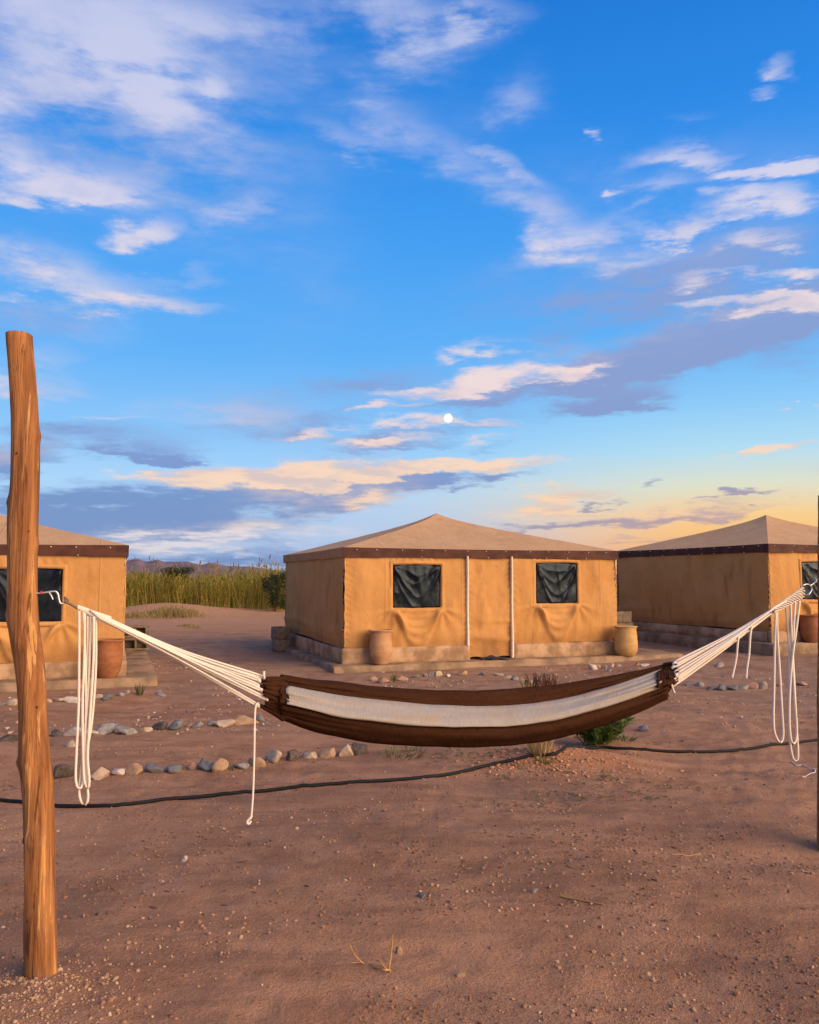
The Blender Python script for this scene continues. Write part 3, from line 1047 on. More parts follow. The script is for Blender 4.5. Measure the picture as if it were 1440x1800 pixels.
M['clay_pale'] = pot_mat('pale clay', (.36, .18, .085), (.46, .26, .13), (.43, .27, .16))
M['clay_yellow'] = pot_mat('yellow clay', (.40, .22, .075), (.50, .31, .12), (.34, .17, .06))
M['clay_red'] = pot_mat('red clay', (.22, .075, .028), (.32, .125, .05), (.17, .06, .03))
bell = [(.001, .012), (.095, .0), (.115, .015), (.14, .06), (.178, .14), (.192, .24), (.188, .36), (.178, .47), (.180, .545), (.198, .556), (.202, .575), (.19, .585), (.16, .575), (.15, .48), (.14, .3), (.001, .28)]
drum = [(.001, .012), (.13, .0), (.15, .012), (.18, .05), (.205, .11), (.21, .18), (.202, .30), (.192, .42), (.186, .49), (.192, .505), (.197, .525), (.185, .535), (.16, .525), (.15, .42), (.14, .3), (.001, .28)]
vase = [(.001, .012), (.12, .0), (.135, .012), (.165, .08), (.195, .20), (.207, .32), (.205, .44), (.198, .52), (.205, .54), (.212, .56), (.20, .57), (.17, .56), (.16, .45), (.15, .3), (.001, .28)]


def tent_pt(O, rz, u, v, z):
    return (O[0] + u * math.cos(rz) - v * math.sin(rz), O[1] + u * math.sin(rz) + v * math.cos(rz), O[2] + z)


make_pot('pale clay pot below the left window of the middle tent', tent_pt(C_O, R(20), .56, -.27, -.002), bell, M['clay_pale'], R(200), 1, 1.0)
make_pot('yellowish clay pot at the right corner of the middle tent', tent_pt(C_O, R(20), 5.42, -.32, -.002), drum, M['clay_yellow'], R(215), 2, 1.04)
make_pot('reddish brown clay pot at the corner of the left tent', tent_pt(L_O, lt, 5.22, -.29, -.002), vase, M['clay_red'], R(250), 3, .98)
make_pot('reddish clay pot below the window of the right tent', tent_pt(R_O, rt, .82, -.2, -.002), vase, M['clay_red'], R(230), 4, .95)


# ------------------------------------------------------------------ loose concrete blocks
def block_mesh(seed):
    m = MB()
    L_, w_, h_, t = .40, .20, .20, .035
    for (x0, x1, y0, y1) in ((-L_ / 2, L_ / 2, -w_ / 2, -w_ / 2 + t), (-L_ / 2, L_ / 2, w_ / 2 - t, w_ / 2), (-L_ / 2, -L_ / 2 + t, -w_ / 2 + t, w_ / 2 - t),
                             (-t / 2, t / 2, -w_ / 2 + t, w_ / 2 - t), (L_ / 2 - t, L_ / 2, -w_ / 2 + t, w_ / 2 - t)):
        rough_box(m, x0, x1, y0, y1, 0, h_, .07, .004, seed, .006)
    rough_box(m, -L_ / 2 + t - .004, L_ / 2 - t + .004, -w_ / 2 + t - .004, w_ / 2 - t + .004, .004, .03, .07, .003, seed, .006)
    o = m.build('concrete_block', M['block'])
    return o


def put_block(label, loc, rot, seed, sc_=1.0):
    o = block_mesh(seed)
    o.location = loc
    o.rotation_euler = rot
    o.scale = (sc_,) * 3
    tag(o, label, 'concrete block', 'loose concrete blocks beside the tents')


bq = onplane(491, 1143, .09)
for k, lb in enumerate(('lower grey block of the short stack at the left rear of the middle tent', 'upper grey block of the short stack at the left rear of the middle tent')):
    put_block(lb, (bq[0], bq[1] + .1, .07 + k * .252), (0, 0, R(112 + 5 * k)), 20 + k, 1.25)
put_block('grey block behind the short stack, against the middle tent', (bq[0] + .12, bq[1] + .85, .26), (R(4), 0, R(20)), 25, 1.25)
bq = onplane(234, 1145, .14)
for k, lb in enumerate(('lower block of the dark stack beside the left tent', 'upper block of the dark stack beside the left tent')):
    put_block(lb, (bq[0] - .02, bq[1] + .25, .15 + .125 + k * .25), (R(90), 0, R(14 - 5 * k)), 30 + k, 1.22)
bq = P(1092, 1090, 17.9)
for k, lb in enumerate(('bottom block of the tall stack between the middle and right tents', 'middle block of the tall stack between the middle and right tents', 'top block of the tall stack between the middle and right tents')):
    put_block(lb, (bq[0] - .02 * k, bq[1], .12 + k * .262), (0 if k < 2 else R(90), 0, R(25 + 6 * k)), 40 + k, 1.28) if k < 2 else put_block(lb, (bq[0], bq[1] + .1, .12 + 2 * .262), (0, 0, R(32)), 40 + k, 1.2)

# dark rag at the door
c = tent_pt(C_O, R(20), 2.70, -.20, 0)
u, v = np.meshgrid(np.linspace(-.26, .26, 40), np.linspace(-.11, .11, 18))
z = .03 + .035 * fbm(u * 6, v * 9, 401, 3) + .02 * np.sin(u * 25 + 8 * v) * sstep(.26, .1, abs(u))
rag = MB().grid(np.stack([u + .03 * fbm(v * 12, u * 3, 5, 2), v + .03 * fbm(u * 8, v, 6, 2), np.maximum(z, .006)], -1)).build('rag', M['rag'])
rag.location = (c[0], c[1], .15)
rag.rotation_euler = (0, 0, R(18))
sm = rag.modifiers.new('thick', 'SOLIDIFY')
sm.thickness = .008
tag(rag, 'crumpled black rag lying at the door of the middle tent', 'rag')


# ------------------------------------------------------------------ wooden posts
def wood_mat():
    m, t, b = material('peeled eucalyptus wood', .8, .2)
    v = obj_co(t)
    g1 = t.noise(mapped(t, v, (26, 26, 1.5)), 1.0, 6, .6, .6)
    c = t.mix(t.rng(g1, .32, .68), (.19, .072, .025), (.40, .170, .055))
    # pale peeled blazes
    pch = t.noise(mapped(t, v, (24, 24, 1.9)), 1.0, 5, .62, .5)
    c = t.mix(t.rng(pch, .585, .635, 0, .85), c, (.56, .29, .10))
    # dark bark remnants and cracks
    dk = t.noise(mapped(t, v, (30, 30, 3.2)), 1.0, 5, .62, 1.2)
    c = t.mix(t.rng(t.noise(v, 9, 5, .65), .5, .7, 0, .45), c, (.26, .125, .065))
    c = t.mix(t.rng(dk, .42, .34, 0, .85), c, (.09, .032, .013))
    ln = t.noise(mapped(t, v, (75, 75, 2.6)), 1.0, 5, .7, .5)
    c = t.mix(t.rng(ln, .37, .29, 0, .75), c, (.12, .045, .018))
    t.l.new(c, b.inputs['Base Color'])
    h = t.math('ADD', t.math('MULTIPLY', pch, 1.2), t.math('ADD', g1, t.math('MULTIPLY', ln, .6)))
    bump(t, b, h, .9, .016)
    return m


M['wood'] = wood_mat()


def post(label, secs, Yp, bumps, knots, seed):
    """secs: (left px, right px, py) of the outline, top to bottom"""
    secs = np.array(secs, float)
    py = np.linspace(secs[0, 2], secs[-1, 2], 130)
    lx, rx = np.interp(py, secs[:, 2], secs[:, 0]), np.interp(py, secs[:, 2], secs[:, 1])
    k = np.ones(7) / 7
    pad = lambda a: np.convolve(np.r_[[a[0]] * 3, a, [a[-1]] * 3], k, 'valid')
    lx, rx = pad(lx), pad(rx)
    Lp = np.array([P(a, c, Yp) for a, c in zip(lx, py)])
    Rp = np.array([P(a, c, Yp) for a, c in zip(rx, py)])
    cen = (Lp + Rp) / 2
    rad = np.linalg.norm(Rp - Lp, axis=1) / 2
    base = cen[-1].copy()
    base[2] = G(base[0], base[1])
    cen[-1, 2] = base[2] - .1
    cen = cen - base
    n = 40
    th = np.linspace(0, 2 * np.pi, n, endpoint=False)
    R_ = rad[:, None] * (1 + .09 * fbm(np.cos(th)[None] * 1.3 + seed, np.sin(th)[None] * 1.3 + cen[:, 2:3] * 2.6, 500 + seed, 4))
    for (bpx, bpy, amp, w, ang) in bumps:
        zb_ = P(bpx, bpy, Yp)[2] - base[2]
        da = (th[None] - ang + np.pi) % (2 * np.pi) - np.pi
        R_ = R_ + amp * np.exp(-((cen[:, 2:3] - zb_) / w) ** 2 - (da / .5) ** 2)
    Gd = np.stack([cen[:, 0:1] + R_ * np.cos(th), cen[:, 1:2] + R_ * np.sin(th), cen[:, 2:3] + 0 * R_], -1)
    tp = Gd[0]
    c0 = cen[0]
    lids = [c0 + (tp - c0) * f + np.array([0, 0, dz]) for f, dz in ((.02, .004), (.55, .004), (.93, .002))]
    Gd = np.concatenate([np.array(lids), Gd])
    T = thing('wooden_post', label, 'post', base, 0, 'wooden hammock posts')
    sh = MB().grid(Gd, True).build('trunk', M['wood'], T)
    for (kx, ky, kr) in knots:
        q = P(kx, ky, Yp) - base
        i = np.argmin(abs(cen[:, 2] - q[2]))
        off = q[0] - cen[i, 0]
        yk = -math.sqrt(max(rad[i] ** 2 - off ** 2, 1e-5)) + cen[i, 1]
        rr = np.linspace(0, 1, 6)
        tt = np.linspace(0, 2 * np.pi, 14, endpoint=False)
        Gk = np.stack([off + cen[i, 0] + kr * rr[:, None] * np.cos(tt) * .75, yk - .006 * (1 - rr[:, None] ** 2) + .010 * (rr[:, None] < .3) + 0 * tt + .004 * rr[:, None] ** 2, q[2] + kr * rr[:, None] * np.sin(tt) * (1.1 + .1 * np.sin(tt * 3))], -1)
        MB().grid(Gk[::-1], True).build('knot', M['knot'], sh)
    return T


YL, YR = 3.47, 5.08
left_secs = [(10, 55, 588), (12, 57, 615), (15, 61, 640), (20, 65, 700), (22, 67, 750), (22, 68, 775), (22, 68, 800), (21, 67, 860), (17, 66, 885), (15, 66, 905), (15, 65, 960), (15, 65, 1000),
             (14, 64, 1050), (14, 65, 1085), (19, 70, 1127), (27, 76, 1169), (32, 79, 1211), (34, 80, 1253), (34, 83, 1296), (33, 86, 1338), (37, 89, 1359), (41, 92, 1401), (43.5, 94, 1465),
             (45, 95, 1549), (45, 98, 1634), (45, 100, 1720), (45, 100, 1742)]
post('tall peeled tree trunk post at the left, holding the near end of the hammock', left_secs, YL,
     [(17, 882, .012, .022, np.pi), (66, 765, .009, .025, 0), (15, 1085, .011, .03, np.pi), (34, 1340, .014, .025, np.pi), (64, 955, .008, .025, 0), (40, 1473, .012, .03, -1.7), (45, 1131, .010, .03, -1.5), (85, 1375, .008, .03, 0)],
     [(49, 1131, .014), (55, 1473, .020), (72, 1241, .008), (40, 800, .007), (58, 935, .008), (60, 1610, .008)], 1)
right_secs = [(1441, 1482, 870), (1440.5, 1482, 950), (1440, 1482, 1060), (1439.5, 1483, 1200), (1439, 1484, 1330), (1439, 1484, 1480), (1439, 1484, 1510)]
post('wooden post sliver at the right edge, holding the far end of the hammock', right_secs, YR, [(1460, 1100, .01, .05, 1.0)], [], 2)

# ------------------------------------------------------------------ hammock
hl = P(66, 1043, YL)
hr = P(1438, 1020, YR)
pd = np.array([hr[0] - hl[0], hr[1] - hl[1]])
pd /= np.linalg.norm(pd)
pn = np.array([-pd[1], pd[0]])           # away from the camera


def HP(px, py, off=0.0):
    r = ray(px, py)
    t = (pn @ hl[:2] + off) / (pn @ r[:2])
    return np.array([r[0] * t, r[1] * t, CAM_H + r[2] * t])


def cloth_mat(name, c1, c2, c3, streak=.5):
    m, t, b = material(name, .92, .12)
    uv = t.node('ShaderNodeAttribute', attribute_name='weave').outputs['Vector']
    threads = t.noise(mapped(t, uv, (420, 3, 1)), 1.0, 4, .65)
    rows = t.noise(mapped(t, uv, (14, 160, 1)), 1.0, 3, .6)
    c = t.mix(t.rng(threads, .3, .7), c1, c2)
    c = t.mix(t.math('MULTIPLY', t.rng(t.noise(mapped(t, uv, (6, 2.2, 1)), 1.0, 5, .65), .45, .7), streak), c, c3)
    t.l.new(c, b.inputs['Base Color'])
    b.inputs['Specular IOR Level'].default_value = .05
    bump(t, b, t.math('ADD', threads, t.math('MULTIPLY', rows, .7)), .45, .006)
    return m


M['hbrown'] = cloth_mat('brown hammock cloth', (.030, .0105, .0048), (.052, .020, .0095), (.066, .028, .0135), .5)
M['hwhite'] = cloth_mat('undyed hammock cloth', (.27, .243, .222), (.335, .305, .28), (.34, .25, .145), .75)


def cord_mat():
    m, t, b = material('twisted cotton cord', .9, .15)
    v = obj_co(t)
    n = t.noise(v, 260, 2, .5)
    t.l.new(t.mix(n, (.62, .52, .42), (.80, .70, .60)), b.inputs['Base Color'])
    bump(t, b, n, .5, .004)
    return m


M['cord'] = cord_mat()
HM = thing('hammock', 'brown and white striped cloth hammock slung between two wooden posts', 'hammock', (0, 0, 0))
ctl = dict(
    t0=[(492, 1187), (560, 1196), (650, 1207), (760, 1215), (870, 1214), (980, 1204), (1090, 1186), (1150, 1173), (1178, 1167)],
    t1=[(492, 1202), (600, 1222), (700, 1234), (800, 1241), (900, 1240), (1000, 1226), (1100, 1199), (1155, 1181), (1178, 1174)],
    t2=[(492, 1236), (600, 1260), (700, 1272), (800, 1278), (900, 1276), (1000, 1260), (1100, 1230), (1165, 1206), (1178, 1201)],
    t3=[(492, 1263), (560, 1286), (650, 1303), (750, 1310), (850, 1311), (950, 1302), (1050, 1277), (1120, 1252), (1178, 1226)])


def hcurve(k, xs):
    a = np.array(ctl[k], float)
    q = smoothline(a, 200)
    return np.interp(xs, q[:, 0], q[:, 1])


def stripe(name, mat, x0, x1, ka, kb, oa, ob, bulge, fold, seed, parent, wavy_end=0.0):
    n, mrow = 110, 16
    xs = np.linspace(x0, x1, n)
    v = np.linspace(0, 1, mrow)
    ya, yb = hcurve(ka, xs), hcurve(kb, xs)
    ya = ya + 1.6 * fbm(xs / 60, xs * 0 + 1, ord(ka[1]), 3)
    yb = yb + 1.6 * fbm(xs / 60, xs * 0 + 1, ord(kb[1]), 3)
    SS, WW = np.meshgrid(np.linspace(0, 1, n), v, indexing='ij')
    E = wavy_end * (np.sin(WW * 17) * .5 + .5 * np.sin(WW * 7 + 1)) * ((1 - SS) ** 12 - SS ** 12)
    OFF = oa + (ob - oa) * WW - bulge * np.abs(np.sin(np.pi * WW)) ** .7
    OFF = OFF + .010 * np.sin(WW * 9 + 3 * SS + seed) * np.abs(2 * SS - 1) ** 2 + .004 * fbm(SS * 26, WW * 3, 640 + seed, 2)
    OFF = OFF + 1.6 * fold * fbm(WW * 2.2 + seed, SS * 2.0, 600 + seed, 3)
    # creases running in from both ends
    OFF = OFF + .010 * np.sin(WW * 24 + 4 * fbm(SS * 3, WW * 2, 660 + seed, 2)) * (np.exp(-SS / .10) + np.exp(-(1 - SS) / .10))
    Gd = np.zeros((n, mrow, 3))
    UV = np.stack([SS, WW, 0 * SS], -1)
    for i in range(n):
        for j in range(mrow):
            Gd[i, j] = HP(xs[i] + E[i, j], ya[i] + (yb[i] - ya[i]) * v[j], OFF[i, j])
    mb_ = MB().grid(Gd)
    o = mb_.build(name, mat, parent)
    at_ = o.data.attributes.new('weave', 'FLOAT_VECTOR', 'POINT')
    at_.data.foreach_set('vector', UV.astype(np.float32).ravel())
    so2 = o.modifiers.new('thick', 'SOLIDIFY')
    so2.thickness = .006
    so2.offset = 1 if name != 'back_cloth' else -1
    return o


stripe('brown_stripe', M['hbrown'], 492, 1178, 't0', 't1', .14, .075, .012, .012, 1, HM)
stripe('white_stripe', M['hwhite'], 503, 1163, 't1', 't2', .085, -.045, .030, .012, 2, HM, 3)
stripe('brown_stripe', M['hbrown'], 494, 1174, 't2', 't3', -.015, .04, .035, .014, 3, HM)
stripe('back_cloth', M['hbrown'], 494, 1174, 't0', 't3', .15, .05, -.10, .01, 4, HM)
for ee in (0, 1):           # selvedge where the white cloth is hemmed at each end
    x0, x1 = ((492, 507), (1155, 1178))[ee]
    stripe('end_hem', M['hbrown'], x0, x1, 't1', 't2', .080, -.048, .032 if ee else .03, .006, 8 + ee, HM, 0)



def gathered(xa, xb, ya0, ya1, yb0, yb1, oa, ob, seed):
    """pleated end of the cloth, drawn together towards the cords"""
    n, mr = 14, 40
    Gd = np.zeros((n, mr, 3))
    for i in range(n):
        s = i / (n - 1)
        for j in range(mr):
            w = j / (mr - 1)
            py = (ya0 + (yb0 - ya0) * s) + ((ya1 - ya0) + ((yb1 - yb0) - (ya1 - ya0)) * s) * w
            off = (oa[0] + (oa[1] - oa[0]) * w) * (1 - s) + (ob[0] + (ob[1] - ob[0]) * w) * s + (.010 + .012 * s) * math.sin(w * 31 + seed)
            Gd[i, j] = HP(xa + (xb - xa) * s + 3 * math.sin(w * 12 + seed) * s, py, off)
    o = MB().grid(Gd).build('gathered_end', M['hbrown'], HM)
    at_ = o.data.attributes.new('weave', 'FLOAT_VECTOR', 'POINT')
    uvw = np.stack([np.repeat(np.linspace(0, .05, n), mr), np.tile(np.linspace(0, 1, mr), n), np.zeros(n * mr)], -1)
    at_.data.foreach_set('vector', uvw.astype(np.float32).ravel())
    o.modifiers.new('thick', 'SOLIDIFY').thickness = .006


gathered(500, 464, 1189, 1240, 1192, 1222, (.12, -.03), (.03, -.01), 1)
gathered(500, 468, 1236, 1264, 1232, 1240, (-.02, .03), (.0, .01), 2)
gathered(1170, 1190, 1169, 1216, 1166, 1196, (.12, -.03), (.03, -.01), 3)

# cords: clew to cloth tabs
CR = .0046


def cord(pts, name='cord', r=CR, n=None, parent=HM, mat=None, sides=7):
    p = np.array([HP(*q) for q in pts])
    p = smoothline(p, n or max(12, 10 * len(pts)))
    return MB().tube(p, r, sides).build(name, mat or M['cord'], parent)


def tab(x0, y0, x1, y1, off, r=.012):
    p = np.array([HP(x0, y0, off), HP((x0 + x1) / 2, (y0 + y1) / 2 - 1, off * .7), HP(x1, y1, off * .4)])
    p = smoothline(p, 12)
    MB().tube(p, np.linspace(r * 1.6, r * .7, 12), 8).build('cloth_tab', M['hbrown'], HM)


tabs_l = [((500, 1197), (466, 1193), .10), ((503, 1206), (458, 1197), .06), ((503, 1216), (456, 1206), .03), ((503, 1226), (462, 1214), .0), ((503, 1238), (472, 1230), -.03), ((500, 1262), (456, 1240), .02)]
for i, (a, b_, off) in enumerate(tabs_l):
    tab(a[0], a[1], b_[0], b_[1], off, .012)
    j = (b_[0] - 3, b_[1], off * .4)
    for d in (-1, 1):
        st = (160 + 3 * i + d * 2, 1074 + 2.6 * i + d * 1.5, .012 * d)
        cord([st, ((st[0] + j[0]) / 2, 1147 + .62 * ((st[1] + j[1]) / 2 - 1147) + 3 + d * 1.5, off * .2 + .008 * d), (j[0] - 8, j[1] - 5 + d * 2, off * .4), (j[0], j[1] + d * .5, off * .4)], n=40)
    kn = np.array([HP(j[0] - 2, j[1] - 3, off * .4), HP(j[0] + 1, j[1], off * .4), HP(j[0] + 4, j[1] + 3, off * .4)])
    MB().tube(kn, [.006, .010, .006], 8).build('cord_knot', M['cord'], HM)
tabs_r = [((1168, 1170), (1188, 1166), .10), ((1170, 1178), (1186, 1173), .06), ((1172, 1186), (1190, 1181), .03), ((1172, 1193), (1190, 1187), 0), ((1172, 1202), (1188, 1195), -.03), ((1172, 1214), (1184, 1205), .02)]
for i, (a, b_, off) in enumerate(tabs_r):
    tab(a[0], a[1], b_[0], b_[1], off, .010)
    j = (b_[0] - 2, b_[1], off * .4)
    for d in (-1, 1):
        st = (1384 - 4 * i + d * 2, 1058 + 2.2 * i + d * 1.5, .015 * d)
        cord([st, ((st[0] + j[0]) / 2, (st[1] + j[1]) / 2 + 2 + d * (i - 2.5) * .5, off * .3 + .012 * d), (j[0] + 8, j[1] - 5 + d * 2, off * .4), (j[0], j[1] + d, off * .4)], n=40, r=.0056)
    kn = np.array([HP(j[0] + 3, j[1] - 2, off * .4), HP(j[0], j[1], off * .4), HP(j[0] - 3, j[1] + 2, off * .4)])
    MB().tube(kn, [.007, .011, .006], 8).build('cord_knot', M['cord'], HM)
# small upright end of a toggle, and dangling ends
cord([(465, 1196, .03), (464, 1188, .02), (464, 1180, .02)], 'cord_end', .006)
cord([(1181, 1203, -.02), (1183, 1211, -.02), (1186, 1218, -.02)], 'cord_end', .006)


def clew(pts, w0, w1, name='woven_clew'):
    p = smoothline(np.array([HP(*q) for q in pts]), 40)
    wd = np.linspace(w0, w1, 40)
    m = MB()
    for k in range(9):          # plaited strands side by side
        ph_ = k / 9 * 2 * np.pi
        t = np.linspace(0, 1, 40)
        up = wd * np.cos(ph_ + t * 9)
        bk = wd * .45 * np.sin(ph_ + t * 9)
        q = p + np.stack([pn[0] * bk, pn[1] * bk, up], -1)
        m.tube(q, .0042, 6)
    return m.build(name, M['cord'], HM)


clew([(136, 1067, 0), (150, 1073, 0), (168, 1081, 0), (195, 1092, 0)], .006, .017)
clew([(1412, 1041, 0), (1398, 1050, 0), (1382, 1060, 0), (1360, 1073, 0)], .030, .017)

LOOPS = [
    [(139, 1074, 0), (139, 1150, -.01), (138, 1240, -.01), (134, 1330, -.01), (133, 1370, -.01), (137, 1386, -.01), (143, 1384, -.005), (148, 1360, 0), (150, 1300, 0), (151, 1200, 0), (147, 1075, 0)],
    [(154, 1080, .01), (154, 1160, .01), (151, 1260, .01), (143, 1350, .012), (139, 1390, .012), (143, 1411, .01), (150, 1415, .005), (155, 1402, 0), (152, 1370, 0), (149, 1300, .0), (156, 1200, 0), (160, 1082, .005)],
    [(165, 1084, -.012), (164, 1160, -.012), (158, 1260, -.012), (154, 1330, -.015), (157, 1372, -.015), (154, 1386, -.012), (148, 1372, -.01), (146, 1320, -.01), (145, 1240, -.008), (148, 1160, -.006), (149, 1078, 0)],
    [(169, 1086, .005), (168, 1180, .02), (161, 1270, .02), (150, 1330, .02), (144, 1360, .02), (141, 1380, .02)],
]
for lp in LOOPS:
    cord(lp, 'hanging_loop', .0056, 90)
cord([(454, 1236, 0), (450, 1240, -.01), (448, 1260, -.01), (447, 1320, -.01), (445, 1390, -.01), (442, 1432, -.01), (440, 1440, -.01)], 'hanging_cord', .0048, 60)
cord([(443, 1434, -.01), (440, 1438, -.012), (437, 1441, -.01), (434, 1446, -.01), (438, 1448, -.008), (441, 1443, -.008)], 'end_knot', .0055, 30)
RL = [
    [(1364, 1078, 0), (1362, 1140, .01), (1361, 1210, .01), (1360, 1260, .01), (1362, 1288, .01), (1371, 1305, .01), (1377, 1294, .005), (1375, 1250, 0), (1371, 1180, 0), (1367, 1120, 0), (1366, 1076, 0)],
    [(1382, 1066, .02), (1387, 1130, .02), (1388, 1200, .02), (1387, 1260, .02), (1389, 1305, .02), (1395, 1335, .02), (1402, 1336, .015), (1403, 1318, .01), (1400, 1270, .01), (1396, 1190, .01), (1392, 1120, .005), (1390, 1062, 0)],
    [(1406, 1056, 0), (1401, 1100, 0), (1394, 1150, -.01), (1389, 1210, -.01), (1388, 1270, -.01), (1392, 1305, -.01), (1399, 1303, -.01), (1401, 1280, -.01), (1397, 1220, -.005), (1394, 1150, 0), (1398, 1056, 0)],
]
for lp in RL:
    cord(lp, 'hanging_loop', .0068, 90)
for lp in ([(1299, 1112, 0), (1297, 1132, -.01), (1294, 1160, -.01), (1287, 1192, -.01)], [(1322, 1098, 0), (1319, 1120, -.01), (1317, 1150, -.01), (1313, 1178, -.01), (1312, 1193, -.01)]):
    cord(lp, 'hanging_cord', .0062, 30)

# steel fittings
hk = thing('steel_hook', 'bent steel hook joining the hammock cords to the left post', 'hook', tuple(HP(70, 1043, 0)))
hb = np.array(hk.location)


def wire(pts, r, name, mat, parent, base):
    p = smoothline(np.array([HP(*q) for q in pts]) - base, 12 * len(pts))
    return MB().tube(p, r, 8).build(name, mat, parent)


wire([(60, 1042, .0), (68, 1043, 0), (78, 1042, 0)], .0035, 'screw_eye', M['steel'], hk, hb)
wire([(71, 1042, 0), (73, 1042, 0), (75, 1042, 0)], .007, 'sleeve', M['red'], hk, hb)
wire([(77, 1042, 0), (84, 1041, 0), (90, 1040, 0), (98, 1040, 0), (102, 1045, 0), (103.5, 1053, 0), (106, 1060, 0), (113, 1062, 0)], .0045, 'bent_hook', M['steel'], hk, hb)
wire([(86, 1041, 0), (90, 1047, -.004), (93, 1054, -.006)], .0035, 'latch', M['steel'], hk, hb)
rod = wire([(112, 1060, 0), (117, 1059, 0), (126, 1063, 0), (137, 1070, 0)], .005, 'rod', M['darksteel'], hk, hb)
wire([(119, 1060, 0), (115, 1056, 0), (114, 1050, 0), (117, 1052, 0), (121, 1057, 0)], .0035, 'spur', M['darksteel'], hk, hb)
hk2 = thing('wire_hanger', 'galvanised wire bail joining the hammock to the right post', 'hanger', tuple(HP(1428, 1030, 0)))
hb2 = np.array(hk2.location)
wire([(1411, 1034, .01), (1412, 1029, 0), (1420, 1027, 0), (1426, 1031, 0), (1427, 1037, 0), (1422, 1045, 0), (1419, 1046, -.01)], .0045, 'bail', M['steel'], hk2, hb2)
wire([(1424, 1030, 0), (1430, 1026, 0), (1436, 1021, 0), (1444, 1016, .01)], .0045, 'chain_link', M['steel'], hk2, hb2)
wire([(1434, 1023, -.01), (1437, 1018, -.01), (1441, 1020, 0), (1440, 1024, .01)], .0035, 'chain_link', M['steel'], hk2, hb2)

# ------------------------------------------------------------------ black irrigation hose
hp_ = [(-60, 1400), (0, 1409), (60, 1416), (95, 1419), (200, 1419), (300, 1407), (400, 1398), (500, 1389), (600, 1380), (700, 1373), (760, 1367), (850, 1350), (900, 1339), (940, 1330), (985, 1323), (1040, 1319), (1100, 1318), (1160, 1322), (1240, 1324), (1300, 1320), (1370, 1310), (1440, 1303), (1520, 1296)]
hq = smoothline(np.array([gp(*q) for q in hp_]), 420)
hq[:, 2] = np.maximum(G(hq[:, 0], hq[:, 1]), np.convolve(np.pad(G(hq[:, 0], hq[:, 1]), 10, 'edge'), np.ones(21) / 21, 'valid')) + .012
hose = MB().tube(hq, .0135, 10).build('garden_hose', M['hose'])
tag(hose, 'long black irrigation hose snaking across the sand below the hammock', 'hose')


# ------------------------------------------------------------------ stones that edge the paths
def ico(sub):
    import bmesh
    bm = bmesh.new()
    bmesh.ops.create_icosphere(bm, subdivisions=sub, radius=1)
    V = np.array([v.co[:] for v in bm.verts])
    Fc = np.array([[v.index for v in f.verts] for f in bm.faces])
    bm.free()
    return V, Fc


IV3, IF3 = ico(3)
IV1, IF1 = ico(1)


def stone_mesh(seed):
    V = IV3.copy()
    r_ = np.random.default_rng(seed)
    d = 1 + .16 * fbm(V[:, 0] * 1.1 + seed, V[:, 1] * 1.1 + V[:, 2] * 1.7, 700 + seed, 3)
    V = V * d[:, None]
    for _ in range(11):              # flat broken faces
        nrm = r_.normal(size=3)
        nrm /= np.linalg.norm(nrm)
        lim = r_.uniform(.42, .82)
        ex = V @ nrm - lim
        V = V - np.where(ex > 0, ex * .985, 0)[:, None] * nrm
    V = V + .02 * np.stack([fbm(V[:, (i + 1) % 3] * 5, V[:, i] * 5 + V[:, (i + 2) % 3] * 4, 720 + i + seed, 3) for i in range(3)], -1)
    return mesh_np('stone', V, IF3)


def stone_mat(name, c1, c2, c3):
    m, t, b = material(name, .88, .2)
    v = obj_co(t)
    oi = t.node('ShaderNodeObjectInfo')
    vv = t.vmath('ADD', v, t.vmath('SCALE', oi.outputs['Location'], 3.7))
    n = t.noise(vv, 2.2, 6, .65)
    c = t.mix(t.rng(n, .36, .64), c1, c2)
    c = t.mix(t.rng(t.noise(vv, 5.5, 4, .6, 1.0), .60, .68, 0, .6), c, c3)
    t.l.new(c, b.inputs['Base Color'])
    bump(t, b, t.noise(vv, 9, 6, .7), .4, .12)
    return m


SM = {
    'pale': stone_mat('pale stone', (.38, .275, .19), (.50, .38, .27), (.30, .19, .12)),
    'white': stone_mat('white stone', (.46, .37, .30), (.60, .50, .42), (.36, .26, .19)),
    'tan': stone_mat('tan stone', (.33, .20, .115), (.43, .28, .17), (.27, .15, .085)),
    'grey': stone_mat('grey stone', (.19, .175, .165), (.30, .27, .25), (.40, .33, .27)),
    'bluish': stone_mat('blue grey stone', (.12, .118, .122), (.20, .19, .185), (.32, .24, .19)),
    'dark': stone_mat('dark stone', (.075, .058, .048), (.13, .10, .082), (.20, .135, .095)),
    'pink': stone_mat('pinkish stone', (.34, .19, .13), (.42, .25, .18), (.27, .15, .11)),
}
SMESH = {}
ORD = ['first', 'second', 'third', 'fourth', 'fifth', 'sixth', 'seventh', 'eighth', 'ninth', 'tenth', 'eleventh', 'twelfth', 'thirteenth', 'fourteenth', 'fifteenth', 'sixteenth', 'seventeenth', 'eighteenth', 'nineteenth', 'twentieth']


